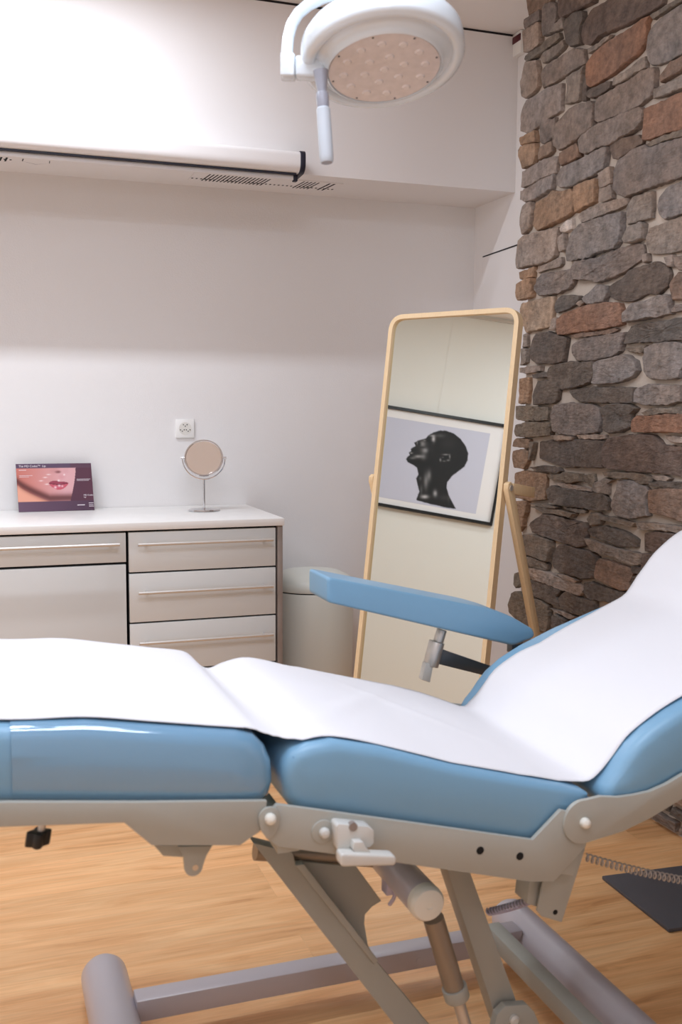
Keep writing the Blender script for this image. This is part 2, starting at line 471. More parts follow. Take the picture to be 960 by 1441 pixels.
def struct(name, mb, m, parent=None, **k):
    o = mb.build(name, m, parent, **k)
    o['kind'] = 'structure'
    return o
STONES = [
('rt',3863,3093,3667,3022,3679,3007,3837,3009,3850,3040),
('g',3873,3004,3760,3005,3751,2965,3864,2966,3876,2990),
('t',3886,2965,3758,2957,3751,2876,3809,2867,3878,2880),
('g',3733,2999,3713,3012,3666,3002,3632,2977,3633,2935,3648,2913,3674,2888,3731,2897,3739,2923),
('gt',3642,2911,3591,2918,3582,2878,3673,2887,3657,2896),
('dr',3618,3011,3368,2921,3375,2901,3503,2912,3604,2923,3621,2943),
('dr',3422,2856,3394,2875,3348,2877,3216,2867,2963,2776,2971,2753,3047,2746,3152,2750,3242,2759,3342,2764,3382,2752,3436,2775,3455,2814,3445,2842),
('gd',3503,2906,3448,2893,3440,2856,3457,2843,3462,2822,3454,2781,3521,2792,3547,2808,3565,2853,3570,2884,3552,2897),
('td',3855,2854,3739,2859,3693,2871,3614,2870,3606,2850,3658,2843,3738,2835,3787,2833,3843,2831,3862,2845),
('gt',3744,2813,3724,2827,3657,2830,3586,2830,3572,2809,3585,2800,3688,2786,3729,2791),
('gb',3734,2752,3701,2773,3609,2775,3502,2776,3440,2752,3430,2723,3420,2701,3529,2698,3644,2692,3718,2696,3733,2724),
('t',3850,2831,3779,2817,3763,2784,3764,2716,3794,2700,3858,2692,3881,2703,3895,2767,3878,2794),
('tg',3851,2681,3751,2678,3717,2689,3585,2673,3586,2632,3586,2573,3678,2566,3766,2554,3822,2543,3897,2572,3892,2632,3871,2662),
('gt',3547,2684,3467,2686,3425,2690,3445,2667,3452,2627,3464,2579,3523,2581,3555,2591,3547,2622,3542,2653),
('d',3429,2646,3411,2651,3406,2602,3412,2562,3434,2568,3436,2610),
('r',3410,2689,3385,2709,3340,2723,3252,2732,3156,2733,3076,2738,3039,2735,3053,2716,3053,2676,3061,2650,3095,2632,3223,2611,3333,2603,3379,2601,3406,2618,3414,2652),
('gt',3410,2742,3341,2745,3263,2745,3274,2739,3340,2729,3404,2731),
('d',3396,2580,3379,2588,3333,2591,3271,2588,3249,2585,3250,2564,3331,2556,3377,2562),
('gb',3515,2557,3460,2559,3365,2549,3355,2531,3356,2494,3357,2453,3383,2446,3442,2435,3515,2426,3585,2422,3619,2447,3624,2495,3603,2524),
('gb',3350,2539,3330,2549,3236,2554,3210,2559,3157,2556,3071,2566,3002,2560,2996,2530,2998,2493,3012,2471,3080,2458,3167,2454,3326,2461,3346,2475),
('p',3043,2673,3015,2695,2959,2710,2909,2715,2860,2714,2799,2700,2790,2548,2851,2559,2909,2557,2969,2559,3022,2573,3038,2597,3047,2628),
('td',3032,2735,2956,2737,2861,2733,2809,2725,2808,2714,2861,2720,2932,2723,3017,2721),
('gt',3243,2568,3238,2588,3149,2595,3068,2609,3054,2607,3054,2573,3116,2571,3194,2566),
('rb',2966,2513,2939,2530,2913,2547,2850,2550,2790,2548,2788,2515,2848,2511,2919,2502,2956,2498),
('gt',3003,2486,2965,2484,2846,2486,2786,2485,2784,2449,2844,2450,2939,2448,3001,2460),
('r',3044,2433,2962,2432,2870,2435,2782,2430,2776,2317,2836,2318,2909,2325,3003,2325,3043,2334,3043,2384),
('gb',3444,2426,3424,2437,3325,2454,3188,2450,3074,2447,3053,2433,3057,2402,3085,2380,3167,2373,3248,2364,3321,2372,3396,2365,3433,2385),
('o',3888,2538,3780,2543,3767,2499,3813,2501,3875,2508,3891,2528),
('o',3897,2493,3879,2504,3770,2492,3764,2446,3784,2415,3867,2415,3883,2444,3896,2468),
('g',3739,2558,3691,2563,3630,2554,3629,2523,3647,2487,3710,2475,3735,2491),
('rt',3741,2468,3714,2469,3646,2470,3641,2432,3677,2423,3746,2421,3747,2445),
('tg',3874,2399,3809,2406,3704,2415,3603,2403,3608,2370,3610,2344,3701,2342,3812,2333,3879,2340,3877,2378),
('tg',3885,2322,3819,2327,3714,2338,3620,2337,3625,2313,3637,2288,3767,2271,3839,2274,3884,2293),
('rb',3571,2406,3514,2416,3459,2416,3443,2396,3444,2368,3499,2360,3556,2359,3573,2376),
('p',3592,2316,3562,2347,3474,2351,3320,2362,3259,2360,3268,2325,3277,2290,3316,2286,3350,2277,3433,2274,3469,2265,3564,2276,3588,2292),
('o',3466,2261,3415,2268,3332,2262,3333,2223,3337,2182,3404,2175,3458,2166,3469,2200,3468,2232),
('ob',3752,2251,3669,2263,3643,2279,3577,2263,3500,2258,3477,2244,3472,2197,3477,2171,3526,2157,3657,2144,3732,2142,3765,2169,3764,2218),
('t',3860,2260,3831,2269,3791,2265,3790,2236,3802,2178,3811,2158,3862,2146,3879,2183,3877,2227),
('l',3570,2123,3538,2142,3488,2147,3483,2109,3511,2104,3562,2110),
('t',3445,2146,3427,2159,3310,2168,3198,2163,3129,2155,3123,2137,3197,2129,3308,2126,3425,2123),
('t',3313,2280,3243,2286,3232,2228,3304,2225),
('t',3302,2218,3234,2221,3223,2174,3282,2170,3305,2179),
('t',3883,2122,3847,2135,3704,2134,3583,2129,3584,2092,3597,2025,3623,2011,3691,2006,3790,2008,3893,2010,3903,2048,3897,2084),
('t',3571,2090,3536,2098,3531,2063,3520,2035,3558,2032,3573,2066),
('p',3501,2042,3472,2088,3425,2113,3307,2116,3212,2116,3155,2112,3158,2061,3169,2016,3195,1995,3301,1994,3358,1983,3455,1989,3505,1993,3516,2018),
('dt',3248,2364,3167,2370,3084,2359,3058,2338,3062,2327,3112,2318,3190,2302,3228,2314,3241,2338),
('g',3207,2266,3190,2293,3102,2315,3032,2314,3001,2297,2916,2297,2835,2289,2773,2283,2767,2174,2827,2170,2927,2167,2975,2168,3043,2167,3135,2162,3183,2182,3206,2204),
('td',3017,2311,2955,2319,2836,2316,2775,2309,2774,2288,2835,2295,2917,2303,3002,2303),
('gt',3122,2125,3093,2152,2993,2151,2988,2110,2993,2067,3037,2068,3119,2064,3126,2098),
('gt',3113,2054,3047,2059,3031,2052,3034,2005,3069,1998,3125,2001,3137,2018),
('p',2948,2125,2917,2148,2827,2156,2766,2157,2759,2052,2820,2054,2865,2051,2920,2050,2950,2074,2956,2098),
('gt',3019,2006,2996,2032,2938,2037,2820,2043,2759,2041,2752,1930,2813,1933,2867,1935,2961,1940,3001,1956,3017,1982),
('gR',3442,1978,3299,1975,3178,1987,3094,1993,3038,1985,3032,1940,3162,1898,3295,1885,3354,1901,3451,1916,3459,1950),
('o',3885,1991,3789,1998,3764,2000,3766,1963,3839,1959,3884,1969),
('o',3894,1944,3838,1957,3773,1954,3768,1927,3773,1881,3887,1878,3900,1908,3897,1926),
('t',3742,1981,3697,1997,3603,2009,3557,2010,3553,1985,3582,1975,3662,1978,3724,1974),
('gR',3716,1943,3689,1964,3542,1957,3466,1957,3458,1920,3463,1904,3487,1886,3564,1874,3706,1878,3746,1907,3722,1929),
('to',3868,1861,3740,1867,3609,1867,3607,1816,3617,1751,3706,1743,3821,1740,3844,1764,3875,1781,3878,1840),
('gd',3588,1842,3550,1862,3486,1859,3417,1846,3446,1819,3508,1807,3586,1800,3597,1826),
('r',3565,1771,3514,1791,3421,1803,3349,1810,3268,1809,3154,1798,3142,1775,3136,1722,3207,1718,3285,1714,3380,1714,3441,1713,3555,1714,3564,1743),
('t',3610,1736,3598,1777,3572,1779,3567,1747,3576,1731),
('d',3765,1704,3733,1727,3636,1729,3569,1713,3496,1695,3507,1654,3518,1607,3617,1604,3728,1608,3772,1632,3781,1676),
('g',3469,1666,3415,1686,3284,1690,3189,1693,3119,1690,3128,1663,3142,1629,3184,1615,3280,1607,3326,1602,3435,1610,3468,1639),
('t',3428,1820,3398,1831,3385,1820,3409,1809),
('p',3386,1836,3345,1852,3294,1875,3243,1867,3230,1840,3251,1814,3325,1811,3367,1818),
('gt',3843,1731,3810,1732,3807,1681,3840,1679),
('gt',3848,1672,3807,1670,3808,1615,3856,1606),
('t',3859,1591,3756,1598,3685,1594,3691,1578,3806,1569,3858,1576),
('gdR',3629,1580,3602,1593,3473,1605,3398,1599,3317,1599,3312,1562,3328,1524,3430,1502,3532,1500,3606,1530,3635,1562),
('gd',3747,1562,3642,1568,3628,1551,3739,1549),
('rb',3471,1703,3404,1709,3285,1707,3190,1712,3168,1706,3205,1697,3284,1696,3391,1696,3446,1696),
('d',3151,1881,3110,1907,3028,1912,2950,1914,2897,1893,2882,1868,2893,1832,2944,1808,3003,1817,3062,1802,3120,1801,3218,1823,3226,1862),
('pR',3107,1772,3082,1788,2992,1792,2929,1801,2873,1795,2873,1763,2865,1737,2949,1732,3028,1729,3126,1731,3128,1759),
('rb',2863,1782,2879,1830,2871,1838,2836,1865,2747,1857,2742,1774),
('gb',2864,1917,2812,1921,2751,1921,2748,1866,2809,1869,2836,1875,2860,1894),
('t',3026,1951,3006,1951,3002,1924,3019,1921,3027,1930),
('t',2913,1924,2871,1927,2872,1892,2892,1894),
('g',2865,1751,2843,1761,2803,1760,2741,1757,2740,1734,2801,1740,2860,1742),
('gdR',3078,1709,3027,1714,2919,1715,2836,1720,2739,1718,2735,1648,2823,1650,2915,1647,3013,1653,3117,1656,3107,1680),
('p',2997,1628,2944,1643,2845,1643,2795,1632,2782,1563,2803,1552,2811,1526,2861,1522,2962,1527,2993,1555,3003,1598),
('p',3302,1592,3279,1600,3168,1608,3104,1615,3050,1588,3038,1557,3068,1533,3141,1519,3275,1514,3304,1520,3294,1555),
('td',3121,1637,3063,1637,3003,1639,3009,1625,3021,1617,3083,1623),
('gd',2777,1551,2729,1558,2726,1502,2787,1503),
('o',3864,1550,3783,1552,3780,1504,3789,1449,3867,1446,3866,1498),
('gd',3723,1503,3703,1532,3641,1538,3559,1522,3545,1501,3556,1462,3595,1445,3727,1442,3732,1475),
('tb',3874,1431,3628,1429,3626,1381,3774,1372,3864,1380),
('tb',3871,1352,3796,1366,3618,1367,3594,1353,3596,1318,3757,1306,3861,1307,3877,1329),
('g',3593,1399,3575,1435,3477,1446,3402,1443,3305,1438,3258,1425,3250,1386,3265,1340,3396,1327,3426,1319,3536,1326,3583,1339),
('gd',3467,1493,3338,1501,3251,1502,3060,1496,3055,1484,3058,1447,3248,1446,3402,1453,3440,1468),
('ob',3890,1280,3868,1296,3793,1298,3763,1291,3769,1262,3836,1261,3897,1264),
('ob',3896,1242,3813,1253,3775,1243,3774,1210,3802,1173,3885,1172,3902,1207),
('d',3684,1287,3588,1297,3419,1306,3263,1307,3212,1302,3218,1256,3218,1211,3353,1203,3490,1196,3556,1206,3688,1221,3690,1257),
('d',3747,1181,3658,1192,3529,1188,3515,1180,3541,1172,3657,1170),
('ob',3880,1147,3801,1163,3629,1159,3627,1113,3634,1058,3744,1041,3826,1045,3880,1048),
('tb',3615,1157,3515,1166,3496,1175,3376,1175,3368,1152,3449,1138,3520,1145,3594,1144),
('tb',3363,1172,3292,1180,3284,1154,3295,1138,3350,1146),
('t',3559,1128,3448,1133,3300,1123,3294,1118,3372,1116,3512,1117),
('gd',3605,1093,3572,1117,3486,1111,3409,1111,3294,1110,3230,1112,3183,1087,3193,1056,3249,1048,3344,1049,3483,1046,3582,1051),
('t',3589,1315,3509,1318,3426,1314,3432,1307,3535,1300),
('t',3399,1321,3299,1327,3224,1328,3218,1318,3299,1311,3383,1313),
('td',3752,1284,3723,1284,3726,1263,3748,1211,3759,1210),
('ob',3894,1024,3773,1037,3775,993,3796,965,3798,931,3835,904,3850,910,3883,956),
('p',3035,1493,2975,1507,2879,1502,2796,1500,2795,1451,2865,1437,2971,1437,3048,1450,3047,1477),
('gdR',3252,1421,3180,1442,3089,1441,3036,1425,3063,1406,3066,1363,3126,1343,3197,1338,3237,1353,3233,1386),
('r',3054,1382,3024,1398,2901,1405,2720,1407,2716,1351,2888,1347,3052,1345,3058,1363),
('td',2994,1410,2951,1424,2783,1430,2721,1431,2720,1411,2782,1411,2892,1411,2969,1403),
('dr',3222,1292,3196,1316,3093,1331,2946,1337,2906,1318,2886,1304,2775,1299,2713,1296,2708,1214,2796,1207,2880,1209,3039,1205,3190,1209,3224,1224,3229,1262),
('t',2864,1334,2777,1332,2715,1333,2714,1316,2776,1314,2839,1316),
('td',3223,1191,3128,1197,3003,1200,2927,1188,2936,1172,2985,1166,3037,1181,3144,1177,3211,1179),
('t',2932,1197,2880,1200,2841,1194,2850,1186,2912,1184),
('gd',2946,1173,2878,1181,2768,1184,2706,1185,2705,1170,2794,1165,2916,1164),
('gt',3255,1156,3216,1169,3165,1166,3193,1157,3196,1115,3253,1113,3288,1117,3284,1148),
('p',3147,1132,3138,1164,3047,1174,2975,1157,2949,1144,2967,1115,2949,1061,2979,1052,3055,1038,3136,1042,3171,1071),
('rb',2939,1147,2840,1164,2705,1168,2698,1052,2760,1057,2834,1067,2930,1075,2943,1117),
('dtR',3711,963,3649,995,3546,998,3454,993,3341,991,3316,977,3327,942,3331,908,3367,896,3488,898,3609,905,3723,913,3739,941),
('td',3728,1020,3588,1026,3494,1024,3405,1019,3417,1007,3520,1008,3642,1006),
('td',3729,1031,3602,1039,3521,1036,3528,1031,3657,1026),
('td',3482,1038,3418,1040,3338,1038,3343,1030,3405,1029),
('td',3826,878,3752,902,3637,901,3568,892,3566,856,3584,810,3697,812,3808,816,3821,849),
('d',3552,843,3520,880,3488,889,3398,889,3288,889,3246,875,3244,839,3259,796,3336,777,3424,780,3535,788,3557,814),
('td',3799,802,3689,806,3604,800,3590,791,3603,771,3695,768,3790,769),
('t',3782,751,3694,764,3561,763,3481,757,3341,749,3333,723,3351,711,3479,712,3600,717,3773,722),
('t',3515,770,3443,774,3366,765,3378,756,3455,758),
('gd',3765,705,3692,716,3559,712,3478,708,3516,676,3489,653,3495,644,3597,644,3689,650,3755,649),
('gd',3471,695,3440,711,3338,701,3254,706,3252,652,3372,632,3448,632,3489,649,3496,673),
('tb',3876,628,3846,641,3747,636,3645,639,3575,626,3572,572,3584,522,3682,505,3817,527,3888,548,3897,574),
('t',3561,621,3474,627,3384,623,3409,608,3500,611),
('gd',3552,587,3526,603,3434,596,3471,556,3550,532),
('tb',3872,715,3774,745,3771,685,3854,656,3874,668),
('d',3329,761,3282,772,3258,769,3255,713,3278,712,3327,720),
('td',3295,1032,3245,1039,3220,1029,3237,998,3293,987,3320,1007),
('gd',3293,978,3199,995,3080,988,3010,969,3014,944,3106,932,3196,939,3291,949,3331,966),
('gt',3329,933,3239,930,3087,921,2974,922,2972,889,3028,878,3133,887,3237,892,3288,898),
('td',3220,1029,3123,1031,3019,1025,3030,1014,3122,1014,3213,1019),
('gt',3003,1030,2922,1036,2818,1040,2759,1041,2711,1040,2710,1023,2817,1020,2899,1016,2996,1009),
('dr',2965,993,2920,1006,2837,1014,2787,1012,2710,1018,2706,956,2833,942,2943,937,2964,937),
('dr',2964,924,2884,935,2783,942,2780,901,2966,876),
('rb',3247,849,3223,870,3138,868,3044,861,3026,844,3041,814,3028,788,3079,776,3169,782,3251,798),
('d',3027,869,2955,873,2881,879,2880,866,3020,851),
('gd',3282,771,3187,768,3073,770,2983,779,2981,748,3124,722,3278,709,3332,729),
('d',3019,834,2976,851,2911,855,2930,808,3017,793)]

# ================================================================== room
XL, XR, YB, YF, ZC = -2.15, 2.36, 4.686, -1.9, 3.104
BY, BZ = 4.285, 2.411            # bulkhead face and underside
XF, XM, YE = 2.16, 2.183, 3.835   # stone face, mortar plane, end of the stone partition
T = 0.12
struct('floor', MB().box((XL - T, YF - T, -0.1), (XR + 0.4, YB + T, 0)), M['floor'])
struct('ceiling', MB().box((XL - T, YF - T, ZC), (XR + 0.4, YB + T, ZC + 0.1)), M['ceil'])
struct('wall_back', MB().box((XL - T, YB, 0), (XR + 0.4, YB + T, ZC)), M['wall'])
struct('wall_left', MB().box((XL - T, YF - T, 0), (XL, YB, ZC)), M['cream'])
struct('wall_front', MB().box((XL - T, YF - T, 0), (XR + 0.4, YF, ZC)), M['wall'])
struct('wall_right', MB().box((XR, YE - 0.25, 0), (XR + 0.3, YB, ZC)), M['beam'])
bk = struct('bulkhead', MB().box((XL, BY, BZ), (XR, YB, ZC - 0.011)), M['beam'])
struct('trim_1', MB().box((XL, BY + 0.004, ZC - 0.011), (XR, BY + 0.05, ZC)), M['dark'])
# flush door in the white return wall: panel with an open dark joint above it
d0, d1 = at(679.5, 361.2, x=XR - 0.004), at(731, 343.4, x=XR - 0.004)
dr = struct('door_1', MB().prism([(XR - 0.004, d0.y, d0.z - 0.004), (XR - 0.004, d0.y, 0.01), (XR - 0.004, YE - 0.1, 0.01), (XR - 0.004, YE - 0.1, d1.z - 0.008)], (0.02, 0, 0)), M['beam'])
mb = MB()
mb.prism([(XR - 0.0025, d0.y + 0.004, d0.z - 0.003), (XR - 0.0025, d0.y + 0.004, d0.z + 0.002), (XR - 0.0025, d1.y, d1.z + 0.003), (XR - 0.0025, d1.y, d1.z - 0.003)], (0.01, 0, 0))
mb.box((XR - 0.0015, d0.y, 0.01), (XR + 0.01, d0.y + 0.005, d0.z))
o = mb.build('door_joint', M['dark'], dr); o['kind'] = 'structure'
wr = struct('wall_partition', MB().box((XM, YF, 0), (XR + 0.3, YE, ZC)), M['mortar'])

# ------------------------------------------------------------------ stone cladding (one continuous wall surface)
PAL = dict(g=(122, 108, 102), gd=(100, 88, 80), gt=(135, 120, 110), gb=(130, 112, 102), t=(150, 130, 118), td=(120, 105, 92),
           tg=(145, 128, 120), tb=(118, 102, 86), to=(165, 135, 110), o=(160, 122, 92), ob=(150, 115, 88), r=(145, 100, 76),
           rb=(132, 102, 84), rt=(135, 108, 90), dr=(105, 84, 74), d=(98, 84, 76), dt=(108, 90, 80), p=(128, 118, 115), l=(190, 170, 158))
SK = 1.04


def stone_geo(poly, col, rough, V, Fc, Cc, rnd):
    n = len(poly)
    # dense, slightly wobbly outline
    out = []
    for i in range(n):
        a, b = Vector(poly[i]), Vector(poly[(i + 1) % n])
        pa, nb = Vector(poly[i - 1]), Vector(poly[(i + 2) % n])
        k = max(1, int((b - a).length / 0.014))
        for j in range(k):
            t = j / k
            lin_ = a.lerp(b, t)
            cr = 0.5 * ((2 * a) + (b - pa) * t + (2 * pa - 5 * a + 4 * b - nb) * t * t + (3 * a - pa - 3 * b + nb) * t ** 3)
            p = lin_.lerp(cr, 0.15)
            w = noise.noise_vector(Vector((p.x * 60, p.y * 60, rnd))) * 0.0042
            out.append(Vector((p.x + w.x, p.y + w.y)))
    c = sum(out, Vector((0, 0))) / len(out)
    N = len(out)
    size = min(max(p.x for p in out) - min(p.x for p in out), max(p.y for p in out) - min(p.y for p in out))
    e = min(0.004, size * 0.10)
    dx = (random.random() - 0.5) * 0.012
    amp = 0.010 if rough else 0.0045
    rings = [(0, XM + 0.006, 0, 0), (0.0, XF + 0.007 + dx, 0.4, 0), (e * 0.5, XF + 0.002 + dx, 0.7, 0), (e * 1.4, XF + dx, 1, 0),
             (e * 1.5, XF + dx, 1, 0.22), (e * 1.5, XF + dx, 1, 0.44), (e * 1.5, XF + dx, 1, 0.66), (e * 1.5, XF + dx, 1, 0.85)]
    base = len(V)
    gm = sum(PAL[col]) / 3
    lc = lin(tuple(w_ * (gm + (v - gm) * 0.68) * SK for v, w_ in zip(PAL[col], (1.02, 1.0, 0.965))))
    tilt = ((random.random() - 0.5) * 0.06, (random.random() - 0.5) * 0.06)

    def put(p, x, wgt):
        q = Vector((p.x * 9, p.y * 22 if rough else p.y * 12, rnd))
        h = noise.fractal(q, 0.9, 2.1, 4) * amp + noise.noise(Vector((p.x * 70, p.y * (150 if rough else 90), rnd))) * amp * 0.35
        h += noise.noise(Vector((p.x * 5, p.y * 5, rnd + 9))) * 0.006
        h += (p.x - c.x) * tilt[0] + (p.y - c.y) * tilt[1]
        V.append((min(x + h * wgt, XM + 0.004), p.x, p.y))
        s = 1 + 0.20 * noise.fractal(Vector((p.x * 14, p.y * 14, rnd + 3)), 1, 2, 3)
        wr_ = noise.noise(Vector((p.x * 7, p.y * 7, rnd + 40))) * 0.10
        Cc.append((lc[0] * s * (1 + wr_), lc[1] * s, lc[2] * s * (1 - wr_), 1))
    for (ins, x, wgt, sh) in rings:
        for p in out:
            dv = c - p
            q = p + dv.normalized() * min(ins, dv.length * 0.5) if dv.length > 1e-6 else p
            q = q.lerp(c, sh)
            put(q, x, wgt)
    put(c, XF + dx, 1)
    for r in range(len(rings) - 1):
        for k in range(N):
            a, b = base + r * N + k, base + r * N + (k + 1) % N
            Fc.append((a, b, b + N, a + N))
    top = base + (len(rings) - 1) * N
    ce = base + len(rings) * N
    for k in range(N):
        Fc.append((top + k, top + (k + 1) % N, ce))


def inside(x, y, poly):
    c = False
    j = len(poly) - 1
    for i in range(len(poly)):
        if (poly[i][1] > y) != (poly[j][1] > y) and x < (poly[j][0] - poly[i][0]) * (y - poly[i][1]) / (poly[j][1] - poly[i][1]) + poly[i][0]:
            c = not c
        j = i
    return c


V, Fc, Cc = [], [], []
boxes = []
for i, s in enumerate(STONES):
    nums = s[1:]
    poly = [(nums[k] / 1000, nums[k + 1] / 1000) for k in range(0, len(nums), 2)]
    ys, zs = [p[0] for p in poly], [p[1] for p in poly]
    boxes.append((min(ys), max(ys), min(zs), max(zs), poly))
    area = sum(poly[k][0] * poly[(k + 1) % len(poly)][1] - poly[(k + 1) % len(poly)][0] * poly[k][1] for k in range(len(poly)))
    if area < 0: poly.reverse()
    poly = inset(poly, -0.0022)
    stone_geo(poly, s[0].replace('R', ''), 'R' in s[0], V, Fc, Cc, i * 3.7)
# the rest of the wall, laid in courses round the measured stones
z = 0.012
while z < ZC - 0.03:
    h = random.choice((0.05, 0.08, 0.1, 0.13, 0.16))
    if z < 0.3: h = random.choice((0.045, 0.06, 0.08))
    h = min(h, ZC - 0.01 - z)
    y = YE + 0.02
    while y > 0.9:
        w = random.uniform(0.09, 0.34) if z > 0.3 else random.uniform(0.06, 0.17)
        a, b, lo, hi = y - w, y, z, z + h
        hit = False
        for bx in boxes:
            if a < bx[1] and b > bx[0] and lo < bx[3] and hi > bx[2]:
                if any(a < p[0] < b and lo < p[1] < hi for p in bx[4]) or any(inside(a + (b - a) * i / 5, lo + (hi - lo) * j / 3, bx[4]) for i in range(6) for j in range(4)):
                    hit = True
                    break
        if hit and w > 0.08:
            w = random.uniform(0.05, 0.08)
            a = b - w
            hit = any(a < bx[1] and b > bx[0] and lo < bx[3] and hi > bx[2] and (any(a < p[0] < b and lo < p[1] < hi for p in bx[4]) or any(inside(a + (b - a) * i / 5, lo + (hi - lo) * j / 3, bx[4]) for i in range(6) for j in range(4))) for bx in boxes)
        if hit:
            y -= 0.03
            continue
        if not hit:
            j = lambda: random.uniform(-0.008, 0.008)
            g = 0.008
            poly = [(a + g, lo + g + j()), ((a + b) / 2, lo + g + j() * 0.6), (b - g, lo + g + j()), (b - g + j() * 0.5, (lo + hi) / 2), (b - g + j(), hi - g), ((a + b) / 2, hi - g + j() * 0.6), (a + g + j(), hi - g), (a + g + j() * 0.5, (lo + hi) / 2)]
            stone_geo(poly, random.choice(('g', 'gd', 'gt', 'gb', 'd', 'td', 'ob', 'rb', 'p', 'dr')), random.random() < 0.3, V, Fc, Cc, random.random() * 900)
        y -= w
    z += h
me = bpy.data.meshes.new('stone_cladding')
me.from_pydata(V, [], Fc)
ca = me.color_attributes.new('Col', 'FLOAT_COLOR', 'POINT')
ca.data.foreach_set('color', [v for c in Cc for v in c])
bm = bmesh.new(); bm.from_mesh(me)
bmesh.ops.recalc_face_normals(bm, faces=bm.faces[:])
bm.to_mesh(me); bm.free()
me.polygons.foreach_set('use_smooth', [True] * len(me.polygons))
me.set_sharp_from_angle(angle=math.radians(28))
st = link('stone_cladding', me, M['stone'], wr)
st['kind'] = 'structure'
# small motion sensor at the head of the white wall
s0 = at(733, 64, x=XR)
t = empty('motion_sensor', (XR, s0.y, s0.z - 0.055), 'small white box with a dark red window high on the wall beside the stone edge', 'sensor')
MB().box((XR - 0.028, s0.y - 0.05, s0.z - 0.048), (XR - 0.001, s0.y + 0.030, s0.z + 0.050)).build('housing', M['socket'], t, bevel=0.004)
MB().box((XR - 0.031, s0.y - 0.048, s0.z + 0.006), (XR - 0.024, s0.y + 0.027, s0.z + 0.036)).build('window_strip', M['red'], t, bevel=0.002)

# ================================================================== projection screen under the bulkhead
xs = 1.31
t = empty('mounted_projection_screen', (0.2, 4.235, BZ), 'long white roller screen case with dark end cap fixed along the bulkhead', 'projection screen')
case = round_poly([(4.158, 2.392), (4.158, 2.474), (4.282, 2.476), (4.282, 2.386)], [0.045, 0.02, 0.004, 0.004], 8)
MB().prism([(-1.4, p[0], p[1]) for p in case], (xs + 1.4 - 0.02, 0, 0)).build('case', M['screen'], t, sharp=40)
MB().prism([(xs - 0.02, 4.221 + (p[0] - 4.221) * 1.05, 2.43 + (p[1] - 2.43) * 1.08) for p in case], (0.022, 0, 0)).build('end_cap', M['navy'], t, bevel=0.002)
MB().box((-1.4, 4.186, 2.384), (xs - 0.03, 4.204, 2.3905)).build('slot_strip', M['navy'], t)
MB().box((-1.4, 4.206, 2.366), (xs - 0.035, 4.228, 2.386)).build('bottom_bar', M['screen'], t, bevel=0.003)
MB().box((xs - 0.035, 4.204, 2.362), (xs - 0.018, 4.230, 2.388)).build('bar_end', M['navy'], t, bevel=0.002)

# ------------------------------------------------------------------ openings in the soffit
def vent(x0, x1, y, n, label, slots):
    t = empty('slot_vent', ((x0 + x1) / 2, y, BZ), label, 'vent')
    MB().box((x0, y - 0.085, BZ - 0.003), (x1, y + 0.085, BZ - 0.0005)).build('cover_strip', M['beam'], t)
    mb = MB()
    for a, b, k in slots:
        for i in range(k):
            x = a + (b - a) * (i + 0.5) / k
            w = (b - a) / k * 0.19
            mb.prism([(x - w + 0.006, y - 0.072, BZ - 0.0035), (x + w + 0.006, y - 0.072, BZ - 0.0035), (x + w - 0.006, y + 0.072, BZ - 0.0035), (x - w - 0.006, y + 0.072, BZ - 0.0035)], (0, 0, 0.001))
    for i in range(n):
        x = x0 + (x1 - x0) * (i + 0.5) / n
        mb.box((x - 0.004, y + 0.030, BZ - 0.0035), (x + 0.004, y + 0.046, BZ - 0.0025))
    mb.build('slots', M['hole'], t)


vent(0.90, 1.56, 4.475, 34, 'long slotted air vent in the bulkhead soffit behind the screen end', [(0.955, 1.235, 17), (1.37, 1.455, 5), (1.485, 1.53, 2)])
vent(-0.10, 0.17, 4.41, 12, 'short slotted air vent at the far left end of the soffit', [(0.03, 0.155, 6)])
t = empty('soffit_access_panel', (0.258, 4.42, BZ), 'small six-sided white cover outlined by a dark joint in the soffit', 'cover')  # flush access panel set into the soffit
hexa = [(0.207, 4.36), (0.255, 4.335), (0.308, 4.36), (0.312, 4.46), (0.258, 4.50), (0.203, 4.46)]
MB().prism([(p[0], p[1], BZ - 0.002) for p in hexa], (0, 0, 0.0015)).build('joint', M['dark'], t)
MB().prism([(0.258 + (p[0] - 0.258) * 0.93, 4.42 + (p[1] - 4.42) * 0.84, BZ - 0.004) for p in hexa], (0, 0, 0.003)).build('plate', M['beam'], t)

# ================================================================== cabinets
CF, CZ = 4.05, 0.936      # front plane, underside of worktop
WT = 0.969
mb = MB().box((-0.78, CF - 0.012, CZ + 0.002), (1.186, YB - 0.004, WT))
o = mb.build('worktop', M['top'], bevel=0.003)
tag(o, 'white worktop running across the low cabinets along the back wall', 'worktop')


def handle(x0, x1, z, parent):
    h = MB().tube([(x0, CF - 0.034, z), (x1, CF - 0.034, z)], 0.0066, 12).build('handle', M['steel'], parent)
    for x in (x0 + 0.035, x1 - 0.035):
        MB().tube([(x, CF - 0.034, z), (x, CF + 0.002, z)], 0.0045, 8).build('handle_post', M['steel'], h)


